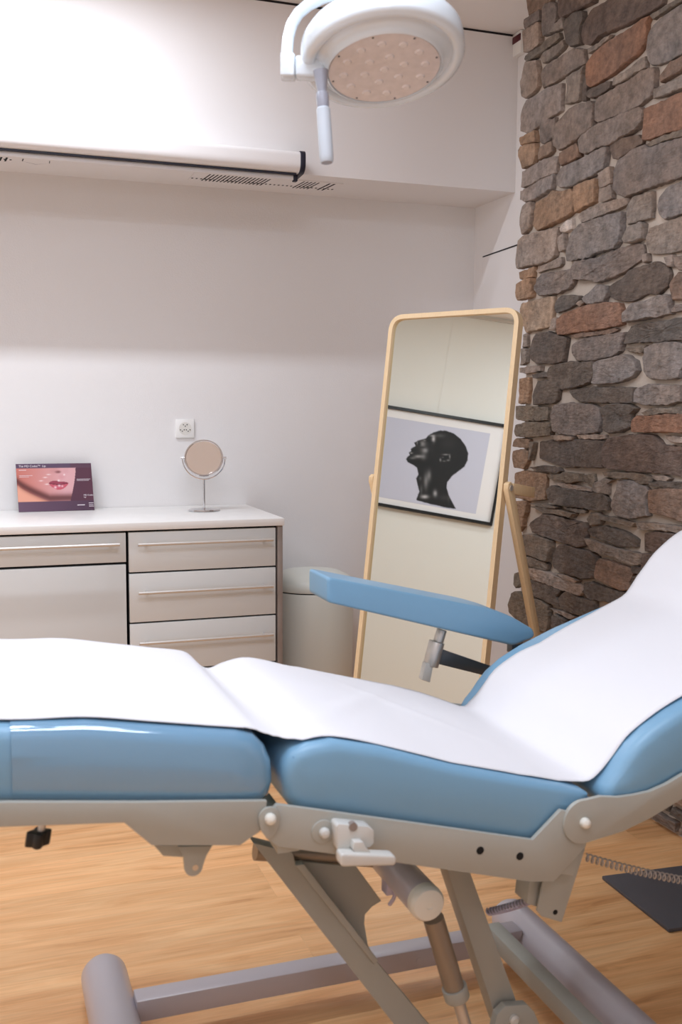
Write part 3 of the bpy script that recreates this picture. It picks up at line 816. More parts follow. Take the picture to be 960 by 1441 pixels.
DV = 0.545
t = empty('drawer_cabinet', ((DV + 1.16) / 2, 4.36, 0), 'greige cabinet of stacked drawers under the right end of the white worktop', 'cabinet')
MB().box((DV + 0.004, CF + 0.022, 0.06), (1.158, YB - 0.01, CZ)).build('carcass', M['gloss_black'], t)
MB().box((1.160, CF - 0.002, 0.0), (1.181, YB - 0.01, CZ)).build('side_panel', M['edge'], t, bevel=0.001)
zb = [0.9325, 0.7675, 0.5655, 0.365, 0.09]
for k in range(4):
    dw = MB().box((DV + 0.006, CF, zb[k + 1] + 0.0035), (1.151, CF + 0.02, zb[k] - 0.0035)).build('drawer', M['front'], t, bevel=0.0015)
    hz = [0.884, 0.691, 0.489, 0.29][k]
    handle(0.582, 1.132, hz, dw)
MB().box((DV, CF + 0.05, 0), (1.158, CF + 0.07, 0.085)).build('plinth', M['edge'], t)
t = empty('door_cabinet', (0.20, 4.36, 0), 'greige cabinet with one shallow drawer above a plain door', 'cabinet')
MB().box((-0.10, CF + 0.022, 0.06), (DV - 0.004, YB - 0.01, CZ)).build('carcass', M['gloss_black'], t)
dw = MB().box((-0.094, CF, 0.8135), (DV - 0.005, CF + 0.02, 0.929)).build('drawer', M['front'], t, bevel=0.0015)
handle(-0.03, 0.512, 0.888, dw)
MB().box((-0.094, CF, 0.095), (DV - 0.006, CF + 0.02, 0.8035)).build('door', M['front'], t, bevel=0.0015)
MB().box((-0.10, CF + 0.05, 0), (DV, CF + 0.07, 0.085)).build('plinth', M['edge'], t)
t = empty('base_cabinet', (-0.44, 4.36, 0), 'greige base cabinet at the left end of the worktop', 'cabinet')
MB().box((-0.775, CF + 0.022, 0.06), (-0.108, YB - 0.01, CZ)).build('carcass', M['gloss_black'], t)
MB().box((-0.77, CF, 0.095), (-0.112, CF + 0.02, 0.921)).build('door', M['front'], t, bevel=0.0015)
MB().box((-0.775, CF + 0.05, 0), (-0.108, CF + 0.07, 0.085)).build('plinth', M['edge'], t)

# ------------------------------------------------------------------ leaning display card
cb, ct_ = Vector((0.160, 4.585, WT + 0.001)), None
cR = Vector((0.318, 0.004, 0)); cU = Vector((-0.006, 0.058, 0.203))
cN = cR.cross(cU).normalized()


def card_paint(u, v):
    X, Y = 108 + u * 695, 590 - v * 460          # picture units of the card
    bg = (72 + 12 * u, 36 + 4 * u, 58)
    if Y < 172:
        return (86, 64, 88) if u < 0.72 else (88, 54, 72)
    edge = 655 - max(0, (Y - 172)) ** 1.45 / 62.0
    if Y > 497:
        base = (98 - 25 * u, 70 - 26 * u, 92 - 26 * u)
        return base
    if X > edge:
        return bg
    # skin, pale towards the cheek at the right
    k = min(1, max(0, (X - 120) / 420))
    c = [196 + 20 * k, 112 + 52 * k, 98 + 68 * k]
    # jaw line
    jaw = 330 + 165 * min(1, max(0, (X - 120) / 280)) ** 0.75
    dj = (Y - jaw)
    if dj > 0:
        s = min(1, dj / 12)
        c = [c[0] * (1 - s) + 228 * s, c[1] * (1 - s) + 160 * s, c[2] * (1 - s) + 134 * s]
    sh = math.exp(-((dj + 28) / 38) ** 2) * 0.68
    c = [v_ * (1 - sh * w) for v_, w in zip(c, (0.75, 0.95, 0.95))]
    # philtrum, nostril
    for (cx, cy, rx, ry, col, st_) in ((488, 212, 26, 12, (96, 44, 48), 0.9), (555, 200, 36, 30, (206, 150, 152), 0.5), (520, 262, 30, 26, (206, 140, 142), 0.5), (460, 200, 50, 26, (190, 130, 128), 0.5), (545, 240, 9, 9, (252, 240, 240), 0.7)):
        w = math.exp(-(((X - cx) / rx) ** 2 + ((Y - cy) / ry) ** 2) ** 1.5) * st_
        c = [a * (1 - w) + b * w for a, b in zip(c, col)]
    # lips
    if 396 < X < 580:
        q = (X - 396) / 184
        mid = 326 + 12 * math.sin(q * PI) - 4
        up_ = mid - 36 * math.sin(PI * q ** 0.8) ** 0.8 + 9 * math.exp(-((q - 0.55) / 0.1) ** 2)
        lo_ = mid + 52 * math.sin(PI * q) ** 0.7
        if up_ < Y < mid: c = [150, 56, 76]
        elif mid <= Y < lo_: c = [196, 84, 100]
        if abs(Y - mid) < 4: c = [104, 28, 46]
        for cx, cy, r in ((492, 346, 12), (455, 362, 12), (520, 352, 8), (490, 296, 9)):
            w = math.exp(-((X - cx) ** 2 + (Y - cy) ** 2) / r ** 2) * 0.75
            c = [a * (1 - w) + 250 * w for a in c]
    for cx, cy in ((328, 296), (368, 264), (380, 330), (400, 236)):
        w = math.exp(-(((X - cx) / 18) ** 2 + ((Y - cy) / 5) ** 2)) * 0.7
        c = [a * (1 - w) + 252 * w for a in c]
    return tuple(c)


t = empty('display_card', (0.319, 4.6, WT), 'plum coloured lip treatment card with a close-up of lips leaning on the wall', 'card')
MB().prism([cb, cb + cR, cb + cR + cU, cb + cU], -cN * 0.006 if cN.y < 0 else cN * 0.006).build('board', mat('plum_card', (74, 40, 60), 0.5), t)
fr = -cN if cN.y > 0 else cN
grid_picture('printed_face', card_paint, cb + fr * 0.0006, cR, cU, 150, 100, M['print'], t)


def card_pt(u, v): return cb + cR * u + cU * v + fr * 0.0012


text('title_lettering', 'The MD Codes\u2122  Lip', 0.0125, M['white_ink'], t, card_pt(0.035, 0.93), cR, cU)
text('name_lettering', 'MD Codes', 0.0095, M['white_ink'], t, card_pt(0.868, 0.305), cR, cU)
text('name_lettering', 'Lip', 0.0085, M['white_ink'], t, card_pt(0.868, 0.265), cR, cU)
for u0, u1, v, h in ((0.035, 0.13, 0.862, 0.010), (0.035, 0.21, 0.748, 0.007), (0.035, 0.16, 0.722, 0.006), (0.79, 0.975, 0.655, 0.008), (0.79, 0.955, 0.628, 0.007),
                     (0.775, 0.875, 0.105, 0.016), (0.93, 0.995, 0.145, 0.011), (0.93, 0.99, 0.105, 0.010), (0.93, 0.995, 0.075, 0.010)):
    mb = MB()
    mb.faces([card_pt(u0, v), card_pt(u1, v), card_pt(u1, v + h), card_pt(u0, v + h)], [(0, 1, 2, 3)])
    mb.build('small_lettering', M['white_ink'], t)

# ------------------------------------------------------------------ wall socket
t = empty('wall_socket', (0.90, YB, 1.282), 'square white triple power socket on the wall above the table mirror', 'socket')
sx, sz = 0.8996, 1.3243
MB().box((sx - 0.0425, YB - 0.011, sz - 0.0425), (sx + 0.0425, YB - 0.001, sz + 0.0425)).build('plate', M['socket'], t, bevel=0.003)
MB().lathe([(0.0, 0), (0.029, 0), (0.029, 0.0012), (0, 0.0012)], (sx, YB - 0.0108, sz), (0, -1, 0), 32).build('insert', mat('socket_insert', (226, 222, 214), 0.4), t)
for ang in (90, 210, 330):
    cx, cz = sx + 0.0155 * math.cos(math.radians(ang)), sz + 0.0155 * math.sin(math.radians(ang))
    fl = 1 if ang != 90 else 1
    mb = MB()
    for hx, hz in ((-0.0085, 0.002), (0.0085, 0.002), (0, -0.0045)):
        mb.tube([(cx + hx, YB - 0.0132, cz + hz), (cx + hx, YB - 0.010, cz + hz)], 0.0026, 8)
    mb.build('pin_holes', M['hole'], t)

# ------------------------------------------------------------------ table mirror
tm = Vector((0.933, 4.43, WT))
t = empty('table_mirror', tm, 'round chrome table mirror on a slim stem standing on the worktop', 'mirror')
MB().lathe([(0, 0.001), (0.068, 0.001), (0.070, 0.003), (0.068, 0.007), (0.02, 0.0105), (0.008, 0.013), (0, 0.013)], tm, seg=48).build('base', M['chrome'], t)
rc = tm + Vector((0.0, 0, 0.232))
yaw_m = math.radians(-14)
ax = Vector((math.cos(yaw_m), math.sin(yaw_m), 0))
fw = Vector((math.sin(yaw_m), -math.cos(yaw_m), 0))
MB().tube([tm + Vector((0, 0, 0.012)), tm + Vector((0, 0, 0.138))], 0.0048, 12).build('stem', M['chrome'], t)
RY = 0.093
MB().tube([rc + ax * RY * math.cos(a) + Vector((0, 0, RY * math.sin(a))) for a in [PI + PI * k / 24 for k in range(25)]], 0.0028, 8).build('yoke', M['chrome'], t)
tl = math.radians(22.5)
mn = (fw * math.cos(tl) + Vector((0, 0, 1)) * math.sin(tl)).normalized()
ring = MB().lathe([(0.076, -0.004), (0.0835, -0.0055), (0.0855, 0), (0.0835, 0.0055), (0.078, 0.0055), (0.0765, 0.003)], rc, mn, 56).build('rim', M['chrome'], t)
MB().lathe([(0, 0.0), (0.0785, 0.0), (0.0785, 0.0035), (0.05, 0.0032), (0, 0.003)], rc, mn, 56).build('glass', M['mirror2'], t, sharp=20)
for s in (-1, 1):
    MB().tube([rc + ax * s * 0.083, rc + ax * s * 0.099], 0.0058, 10).build('pivot_knob', M['chrome'], t)

# ------------------------------------------------------------------ waste bin
bc = Vector((1.438, 4.455, 0))
t = empty('waste_bin', bc, 'pale rounded waste bin with domed lid between cabinet and standing mirror', 'bin')
MB().lathe([(0, 0.002), (0.178, 0.002), (0.186, 0.02), (0.192, 0.30), (0.194, 0.585), (0.190, 0.594), (0, 0.594)], bc, seg=56).build('body', M['bin'], t)
MB().lathe([(0.186, 0.593), (0.188, 0.601)], bc, seg=56).build('lid_gap', M['dark'], t)
MB().lathe([(0, 0.600), (0.193, 0.600), (0.195, 0.606), (0.191, 0.630), (0.172, 0.655), (0.13, 0.673), (0.07, 0.682), (0, 0.684)], bc, seg=56).build('lid', M['bin'], t)

# ================================================================== standing mirror
TM = Vector((1.582, 3.307, 1.762))
MA = Vector((0.5195, -0.8544, 0.0)).normalized()
MU = Vector((0.1289, 0.0783, 0.9886)).normalized()
MN = Vector((-0.8447, -0.5136, 0.1508)).normalized()
MWd, MH = 0.54, 1.772
foot = TM - MU * MH
t = empty('standing_mirror', (foot.x, foot.y, 0), 'tall leaning floor mirror in a pale ash frame beside the stone wall', 'mirror')
outer = round_poly([(-MWd / 2, 0), (MWd / 2, 0), (MWd / 2, -MH), (-MWd / 2, -MH)], [0.062, 0.062, 0.03, 0.03], 10)
inn = inset(outer, 0.0165)


def mp(p, d): return TM + MA * p[0] + MU * p[1] + MN * d


n = len(outer)
mb = MB()
vs = [mb.bm.verts.new(mp(p, 0)) for p in outer] + [mb.bm.verts.new(mp(p, 0)) for p in inn] + [mb.bm.verts.new(mp(p, -0.032)) for p in outer] + [mb.bm.verts.new(mp(p, -0.032)) for p in inn]
front = []
for i in range(n):
    j = (i + 1) % n
    front.append(mb.bm.faces.new((vs[i], vs[j], vs[n + j], vs[n + i])))
    mb.bm.faces.new((vs[i], vs[2 * n + i], vs[2 * n + j], vs[j]))
    mb.bm.faces.new((vs[n + i], vs[n + j], vs[3 * n + j], vs[3 * n + i]))
    mb.bm.faces.new((vs[2 * n + i], vs[3 * n + i], vs[3 * n + j], vs[2 * n + j]))
fro = mb.build('frame', M['wood'], t, sharp=40)
MB().prism([mp(p, -0.011) for p in inset(outer, 0.014)], -MN * 0.004).build('glass', M['mirror'], t)
MB().prism([mp(p, -0.018) for p in inset(outer, 0.010)], -MN * 0.008).build('back_board', M['wood2'], t)
for s in (1, -1):
    pv = TM + MA * s * (MWd / 2 + 0.013) - MU * 0.607 - MN * 0.018
    ft = Vector((pv.x, pv.y, 0.001)) + Vector((-MN.x, -MN.y, 0)).normalized() * 0.46
    dirv = (ft - pv).normalized()
    side = MA
    wv = side.cross(dirv).normalized() * 0.019
    a0 = pv - dirv * 0.02
    lg = []
    pts = [a0 - wv * 0.5, a0 + wv * 0.5, pv + wv, ft + wv, ft - wv, pv - wv]
    MB().prism([p - side * 0.010 for p in pts], side * 0.020).build('rear_leg', M['wood2'], t, bevel=0.003)
    MB().tube([pv + side * s * 0.008, pv + side * s * 0.013], 0.010, 16).build('pivot_bolt', M['steel'], t)
    # coat peg rail end behind the pivot
    q = pv - MN * 0.02
    MB().prism([q - side * 0.009 + MU * 0.018, q - side * 0.009 - MU * 0.018, q - side * 0.009 - MU * 0.018 - MN * 0.15, q - side * 0.009 + MU * 0.018 - MN * 0.15], side * 0.018).build('rear_bracket', M['wood2'], t, bevel=0.002)
pvl = TM - MA * (MWd / 2 - 0.01) - MU * 0.607 - MN * 0.165
MB().tube([pvl, pvl + MA * (MWd - 0.02)], 0.011, 12).build('hanging_rail', M['wood2'], t)

# ------------------------------------------------------------------ framed portrait on the left wall (seen in the mirror)
py0, py1, pz0, pz1 = 3.022, 4.205, 1.592, 2.325
t = empty('framed_portrait', (XL, (py0 + py1) / 2, pz0), 'black framed monochrome portrait of a shaved head in profile on the left wall', 'picture')
xw = XL + 0.001
mb = MB()
fwid = 0.02
for a, b in (((py0, pz0), (py1, pz0 + fwid)), ((py0, pz1 - fwid), (py1, pz1)), ((py0, pz0 + fwid), (py0 + fwid, pz1 - fwid)), ((py1 - fwid, pz0 + fwid), (py1, pz1 - fwid))):
    mb.box((xw, a[0], a[1]), (xw + 0.03, b[0], b[1]))
mb.build('frame', M['picframe'], t)
MB().box((xw, py0 + 0.004, pz0 + 0.004), (xw + 0.012, py1 - 0.004, pz1 - 0.004)).build('mount', M['mount'], t)
HEAD = [(290, 655), (310, 600), (300, 560), (290, 515), (305, 490), (295, 445), (270, 428), (235, 410), (225, 390), (235, 375), (250, 365), (242, 350), (258, 340), (255, 325), (270, 315), (287, 307), (277, 286), (300, 272), (325, 265), (352, 258), (366, 240), (400, 220), (440, 208), (480, 208), (530, 225), (575, 260), (610, 310), (625, 355), (620, 400), (600, 440), (560, 470), (520, 500), (490, 540), (485, 575), (500, 625), (525, 675), (545, 712), (470, 700), (380, 680)]


LIGHTS = [(330, 330, 75, 70, .07), (402, 262, 13, 22, .75), (388, 240, 24, 7, .35), (330, 292, 24, 22, .42), (348, 335, 24, 18, .45), (302, 374, 28, 11, .5), (338, 378, 18, 24, .30), (258, 352, 11, 5, .55), (296, 285, 4, 13, .4), (345, 270, 10, 5, .3),
          (266, 385, 20, 8, .3), (440, 240, 36, 14, .24), (352, 535, 15, 56, .42), (374, 495, 14, 40, .40), (345, 634, 28, 14, .7), (412, 612, 15, 24, .6), (316, 515, 10, 14, .25), (472, 640, 40, 20, .12), (500, 290, 60, 40, .07), (322, 590, 10, 36, .25),
          (480, 362, 22, 5, .5), (506, 376, 5, 15, .5), (496, 398, 10, 7, .45), (470, 404, 12, 5, .35), (446, 396, 6, 11, .55), (462, 380, 8, 4, .3), (500, 640, 10, 40, .12)]
DARKS = [(368, 272, 13, 5, .9), (386, 284, 15, 5, .55), (310, 294, 10, 15, .6), (285, 298, 6, 8, .5), (270, 333, 18, 4, .85), (290, 412, 46, 12, .6), (484, 384, 14, 8, .8), (378, 345, 12, 30, .5), (330, 315, 20, 6, .4), (425, 300, 20, 60, .4), (360, 420, 50, 30, .5)]


def portrait_paint(u, v):
    P = Vector((XL + 0.014, py0 + 0.128 + u * (py1 - py0 - 0.256), pz0 + 0.064 + v * (pz1 - pz0 - 0.144)))
    Q = P - 2 * (P - TM).dot(MN) * MN
    px, py = project(Q)
    x, y = (px - 520) * 4.571, (py - 560) * 4.571
    acc = 0
    for ddx, ddy in ((-1.5, -1.5), (1.5, -1.5), (-1.5, 1.5), (1.5, 1.5)):
        acc += inside(x + ddx, y + ddy, HEAD)
    acc /= 4
    bg = (206 - 5 * u, 207 - 5 * u, 222 - 4 * u)
    if acc == 0:
        return bg
    L_ = 0.05
    for cx, cy, rx, ry, k in LIGHTS:
        L_ += k * math.exp(-(((x - cx) / rx) ** 2 + ((y - cy) / ry) ** 2))
    for cx, cy, rx, ry, k in DARKS:
        L_ *= 1 - k * math.exp(-(((x - cx) / rx) ** 2 + ((y - cy) / ry) ** 2))
    g = 255 * min(0.92, max(0.03, L_))
    return tuple(b * (1 - acc) + w * acc for b, w in zip(bg, (g, g * 0.985, g * 0.99)))


grid_picture('print', portrait_paint, Vector((xw + 0.0128, py0 + 0.128, pz0 + 0.064)), Vector((0, py1 - py0 - 0.256, 0)), Vector((0, 0, pz1 - pz0 - 0.144)), 210, 140, M['print'], t)
MB().tube([(xw + 0.004, 3.54, pz1 - 0.01), (xw + 0.004, 3.56, ZC - 0.04)], 0.0012, 6).build('hanging_wire', M['socket'], t)
struct('trim_2', MB().box((XL, YF, ZC - 0.03), (XL + 0.012, YB, ZC - 0.012)), M['steel'])

# ================================================================== treatment chair
YN, YFAR = 1.617, 2.215
chair = empty('treatment_chair', (0.79, 1.93, 0), 'pale blue upholstered treatment chair on a grey steel lifting frame', 'treatment chair')


def xz(px, py, y):
    p = at(px, py, y=y)
    return (p.x, p.z)


# leg section
lt = [(-0.32, 0.972), (0.034, 0.929), (0.149, 0.921), (0.30, 0.895), (0.395, 0.879)]
leg_prof = lt + [(0.425, 0.869), (0.444, 0.850), (0.455, 0.825), (0.458, 0.79), (0.452, 0.765), (0.436, 0.752), (0.40, 0.752), (0.20, 0.777), (-0.32, 0.842)]
cushion(leg_prof, leg_prof, YN, YFAR, 0.032, 'leg_cushion', M['vinyl'], chair, bulge=0.004)
fp = [(-0.10, 0.948), (0.034, 0.929), (0.149, 0.921), (0.30, 0.895), (0.395, 0.879), (0.425, 0.869), (0.444, 0.850), (0.455, 0.825), (0.458, 0.79), (0.452, 0.765), (0.436, 0.752), (0.40, 0.752), (0.20, 0.777), (-0.10, 0.8145)]
fp = inset(fp, -0.0022)
fo = cushion(fp, fp, YN - 0.0025, YFAR + 0.0025, 0.034, 'foot_cover', M['film'], chair, bulge=0.005, clip_x=0.036)
fo['label'] = 'glossy protective cover'
# seat section
sf = [(0.474, 0.80), (0.478, 0.822), (0.492, 0.838), (0.520, 0.849), (0.564, 0.853), (0.65, 0.835), (0.80, 0.793), (0.943, 0.753), (1.03, 0.722), (1.075, 0.703), (1.086, 0.694)]
sn = [(0.474, 0.80), (0.480, 0.822), (0.492, 0.837), (0.520, 0.846), (0.564, 0.849), (0.65, 0.827), (0.80, 0.774), (0.943, 0.734), (1.03, 0.711), (1.072, 0.698), (1.084, 0.690)]
bot = [(1.075, 0.675), (0.995, 0.610), (0.98, 0.603), (0.96, 0.605), (0.70, 0.674), (0.52, 0.727), (0.49, 0.737), (0.476, 0.76)]
cushion(sn + bot, sf + bot, YN, YFAR, 0.022, 'seat_cushion', M['vinyl'], chair, bulge=0.004)
mb = MB()
mb.tube([(p[0], YN + 0.0085, p[1] - 0.010) for p in sn[2:]], 0.0022, 6)
mb.build('seat_seam', M['seam'], chair)
# back section
bt = [(1.112, 0.672), (1.108, 0.690), (1.116, 0.704), (1.132, 0.722), (1.150, 0.748), (1.173, 0.775), (1.21, 0.803), (1.266, 0.832), (1.36, 0.869), (1.477, 0.907), (1.592, 0.942), (1.75, 0.995), (1.93, 1.055), (1.955, 1.05)]
bb = [(1.965, 1.02), (1.95, 0.965), (1.75, 0.875), (1.592, 0.815), (1.477, 0.770), (1.36, 0.722), (1.26, 0.682), (1.19, 0.655), (1.13, 0.650)]
cushion(bt + bb, bt + bb, YN - 0.01, 2.245, 0.024, 'back_cushion', M['vinyl'], chair, bulge=0.004)
hp = [(1.585, 0.945), (1.612, 0.975), (1.635, 1.005), (1.660, 1.034), (1.689, 1.058), (1.72, 1.080), (1.754, 1.098), (1.80, 1.113), (1.86, 1.122), (1.90, 1.115), (1.92, 1.09), (1.92, 1.06), (1.75, 0.99)]
cushion(hp, hp, YN + 0.03, 2.215, 0.02, 'head_cushion', M['vinyl'], chair, bulge=0.004)

# frame rails (plates along the near side, repeated on the far side)
RY0 = 1.598
leg_rail = [xz(*p, RY0) for p in ((8, 1134), (8, 1164), (175, 1158), (214, 1190), (338, 1190), (372, 1166), (376, 1128))]
leg_rail = [(-0.32, 0.845), (-0.32, 0.808)] + leg_rail[1:-1] + [xz(376, 1127, RY0), xz(200, 1129, RY0), xz(8, 1129, RY0)]
seat_rail = [xz(*p, RY0) for p in ((390, 1132), (374, 1150), (375, 1180), (392, 1192), (550, 1213), (746, 1241), (780, 1241), (824, 1193), (835, 1150), (790, 1140), (750, 1182), (600, 1161), (470, 1143))]
ang = [2 * PI * k / 28 for k in range(28)]
hc = at(822, 1157, y=RY0 - 0.006)
back_rail = [(hc.x + 0.0425 * math.cos(math.radians(t)), hc.z + 0.0425 * math.sin(math.radians(t))) for t in range(285, 84, -8)]
back_rail += [xz(*p, RY0 - 0.006) for p in ((846, 1121), (870, 1122), (892, 1119), (915, 1114), (938, 1104), (960, 1091))]
back_rail += [(1.60, 0.845), (1.80, 0.915), (1.82, 0.885), (1.62, 0.80)]
back_rail += [xz(*p, RY0 - 0.006) for p in ((960, 1125), (915, 1152), (878, 1170))]
TH = 0.010
for yy, tagn in ((RY0, 0), (2.228, 1)):
    MB().prism_y(leg_rail, yy, yy + TH).build('leg_rail', M['frame'], chair, bevel=0.0015)
    MB().prism_y(seat_rail, yy, yy + TH).build('seat_rail', M['frame'], chair, bevel=0.0015)
    yb = yy - 0.006 if tagn == 0 else yy + 0.006
    br_ = MB().prism_y(back_rail, yb, yb + TH).build('back_rail', M['frame'], chair, bevel=0.0015)
    s = -1 if tagn == 0 else 1
    y2 = yb if tagn == 0 else yb + TH
    MB().lathe([(0, 0), (0.0095, 0), (0.0105, 0.004), (0.0085, 0.011), (0.004, 0.0145), (0, 0.015)], (hc.x, y2, hc.z), (0, s, 0), 20).build('hinge_bolt', M['capplastic'], br_)
# hinge between leg and seat
hp_ = at(381, 1153, y=RY0 - 0.012)
MB().prism_y([(hp_.x + 0.0185 * math.cos(a), hp_.z + (0.0185 * math.sin(a) if math.sin(a) > 0 else 0.036 * math.sin(a) * (1 - 0.15 * abs(math.cos(a))))) for a in ang], RY0 - 0.006, RY0 - 0.0002).build('hinge_plate', M['frame'], chair, bevel=0.0012)
MB().lathe([(0, 0), (0.009, 0), (0.010, 0.004), (0.0085, 0.011), (0.004, 0.0145), (0, 0.015)], (hp_.x, RY0 - 0.006, hp_.z), (0, -1, 0), 20).build('hinge_bolt', M['capplastic'], chair)
# holes in the seat rail
for px, py in ((676, 1197), (732, 1205)):
    q = at(px, py, y=RY0 - 0.0006)
    MB().tube([(q.x, RY0 - 0.0008, q.z), (q.x, RY0 + 0.006, q.z)], 0.0074, 20).build('rail_hole', M['hole'], chair)
# accessory clamp
cq = at(455, 1171, y=RY0 - 0.004)
cl = MB().tube([(cq.x, RY0 - 0.004, cq.z), (cq.x, RY0 + 0.001, cq.z)], 0.0205, 28).build('accessory_clamp', M['frame'], chair, bevel=0.001)
MB().lathe([(0, 0), (0.0085, 0), (0.0095, 0.005), (0.007, 0.011), (0, 0.0135)], (cq.x + 0.001, RY0 - 0.004, cq.z), (0, -1, 0), 20).build('clamp_bolt', M['plastic'], cl)
blk = [xz(*p, RY0 - 0.02) for p in ((470, 1160), (474, 1156), (516, 1160), (524, 1166), (524, 1184), (518, 1190), (500, 1191), (478, 1197), (472, 1193))]
MB().prism_y(blk, RY0 - 0.030, RY0 - 0.0002).build('clamp_block', M['plastic'], cl, bevel=0.003)
q0, q1 = xz(486, 1156, RY0 - 0.03), xz(503, 1165, RY0 - 0.03)
mid = at(494, 1160, y=RY0 - 0.02)
MB().tube([(mid.x, RY0 - 0.0325, mid.z), (mid.x, RY0 - 0.022, mid.z)], 0.0075, 16).build('clamp_recess', M['edge'], cl)
stem = [xz(*p, RY0 - 0.04) for p in ((497, 1183), (510, 1183), (513, 1190), (522, 1199), (500, 1199), (495, 1194))]
MB().prism_y(stem, RY0 - 0.046, RY0 - 0.028).build('lever_stem', M['plastic'], cl, bevel=0.002)
hnd = round_poly([xz(*p, RY0 - 0.04) for p in ((475, 1196), (553, 1199), (553, 1213), (475, 1215))], 0.008)
MB().prism_y(hnd, RY0 - 0.056, RY0 - 0.030).build('clamp_lever', M['plastic'], cl, bevel=0.004, seg=3)
# black knob under the leg rail
kq = at(58, 1165, y=1.66)
kb = MB().tube([(kq.x + 0.003, 1.66, kq.z + 0.012), (kq.x, 1.66, kq.z - 0.005)], 0.006, 12).build('locking_knob', M['steel'], chair)
kc = Vector((kq.x - 0.003, 1.66, kq.z - 0.004))
mb = MB()
lob = [(kc.x + (0.0165 + 0.0035 * math.cos(4 * a)) * math.cos(a), kc.y + (0.0165 + 0.0035 * math.cos(4 * a)) * math.sin(a), kc.z) for a in [2 * PI * k / 32 for k in range(32)]]
mb.prism(lob, (-0.004, 0, -0.024))
mb.build('knob_head', M['black'], kb, bevel=0.002)
# lug bracket under the leg rail
br1 = [xz(*p, 1.66) for p in ((216, 1188), (229, 1203), (262, 1205), (300, 1188))]
MB().prism_y(br1, 1.655, 1.675).build('rail_bracket', M['frame'], chair, bevel=0.001)
c0 = at(272, 1219, y=1.65)
lug = [xz(*p, 1.65) for p in ((250, 1190), (298, 1189), (290, 1202))] + [(c0.x + 0.0155 * math.cos(a), c0.z + 0.0155 * math.sin(a)) for a in [-PI * k / 10 for k in range(11)]] + [xz(258, 1206, 1.65)]
lg = MB().prism_y(lug, 1.645, 1.655).build('lug', M['frame'], chair, bevel=0.0008)
hq = at(275, 1221, y=1.645)
MB().tube([(hq.x, 1.6442, hq.z), (hq.x, 1.650, hq.z)], 0.0052, 16).build('lug_hole', mat('lug_hole_sleeve', (214, 190, 160), 0.5), lg)

# lifting frame
def poly_y(pix, y, dy): return [xz(*p, y) for p in pix], y, y + dy
def plate(name, pix, y, dy, m='frame', parent=chair, bevel=0.0015):
    pts, a, b = poly_y(pix, y, dy)
    return MB().prism_y(pts, a, b).build(name, M[m], parent, bevel=bevel)


arm1 = plate('scissor_arm', ((356, 1186), (412, 1200), (416, 1216), (612, 1452), (640, 1490), (590, 1490), (555, 1442)), 1.86, 0.036)
plate('arm_cover', ((416, 1218), (428, 1216), (533, 1352), (527, 1358)), 1.853, 0.02, parent=arm1)
plate('arm_web', ((416, 1212), (502, 1220), (537, 1268), (524, 1276), (514, 1287), (513, 1300), (518, 1330), (540, 1370), (500, 1352)), 1.90, 0.008, parent=arm1)
arm2 = plate('scissor_arm', ((618, 1200), (654, 1206), (662, 1228), (728, 1412), (738, 1450), (704, 1450), (630, 1226)), 1.83, 0.05)
jq = at(723, 1434, y=1.82)
jp = plate('joint_plate', ((700, 1428), (712, 1416), (742, 1414), (752, 1424), (764, 1452), (694, 1452)), 1.800, 0.02, parent=arm2)
MB().lathe([(0, 0), (0.011, 0), (0.011, 0.006), (0.006, 0.010), (0, 0.010)], (at(723, 1434, y=1.80).x, 1.80, at(723, 1434, y=1.80).z), (0, -1, 0), 20).build('joint_bolt', M['plastic'], arm2)
# cross members below the seat
cb0 = at(384, 1208, y=1.90); cb1 = at(520, 1216, y=1.90)
MB().tube([(cb0.x - 0.03, 1.925, cb0.z + 0.010), (cb1.x + 0.03, 1.925, cb1.z - 0.002)], 0.0195, 20).build('cross_tube', M['brass'], chair)
MB().box((0.46, RY0 + 0.01, 0.668), (0.50, 2.228, 0.700)).build('cross_beam', M['frame'], chair, bevel=0.002)
q = at(615, 1212, y=1.80)
MB().box((0.70, 1.79, 0.607), (1.02, 2.10, 0.640), rot=Matrix.Rotation(math.radians(15.0), 3, 'Y')).build('lift_plate', M['frame'], chair, bevel=0.002)
MB().box((1.01, RY0 + 0.01, 0.545), (1.05, 2.228, 0.585), rot=Matrix.Rotation(math.radians(15.0), 3, 'Y')).build('cross_beam', M['frame'], chair, bevel=0.002)
# actuator
mq = at(602, 1272, y=1.71)
ac = MB().lathe([(0, 0), (0.0345, 0), (0.0345, 0.30), (0.030, 0.30), (0, 0.30)], (mq.x, 1.716, mq.z), (0, 1, 0), 36).build('actuator', M['frame2'], chair)
MB().lathe([(0.0348, -0.006), (0.0352, 0.004), (0.0345, 0.012), (0.030, 0.019), (0.018, 0.0225), (0.007, 0.023), (0.006, 0.0215), (0, 0.0215)], (mq.x, 1.722, mq.z), (0, -1, 0), 36).build('motor_cap', M['capplastic'], ac)
ta, tb_ = at(610, 1292, y=1.80), at(641, 1395, y=1.80)
dv = (tb_ - ta).normalized()
MB().tube([ta, tb_], 0.0215, 24).build('actuator_tube', M['brass'], ac)
MB().tube([tb_ - dv * 0.012, tb_ + dv * 0.016], 0.0262, 28).build('tube_clamp', M['frame'], ac, bevel=0.002)
MB().tube([tb_, tb_ + dv * 0.16], 0.0125, 18).build('actuator_rod', M['steel'], ac)
pq = at(546, 1240, y=1.86)
MB().box((pq.x - 0.011, 1.84, pq.z - 0.022), (pq.x + 0.012, 1.87, pq.z + 0.022)).build('cable_plug', M['spring'], ac, bevel=0.003)
MB().tube([pq + Vector((0.014, -0.02, 0.03)), pq + Vector((0.012, -0.025, 0)), pq + Vector((0.004, -0.02, -0.03)), pq + Vector((0.0, -0.01, -0.045))], 0.004, 8).build('cable', M['spring'], ac)
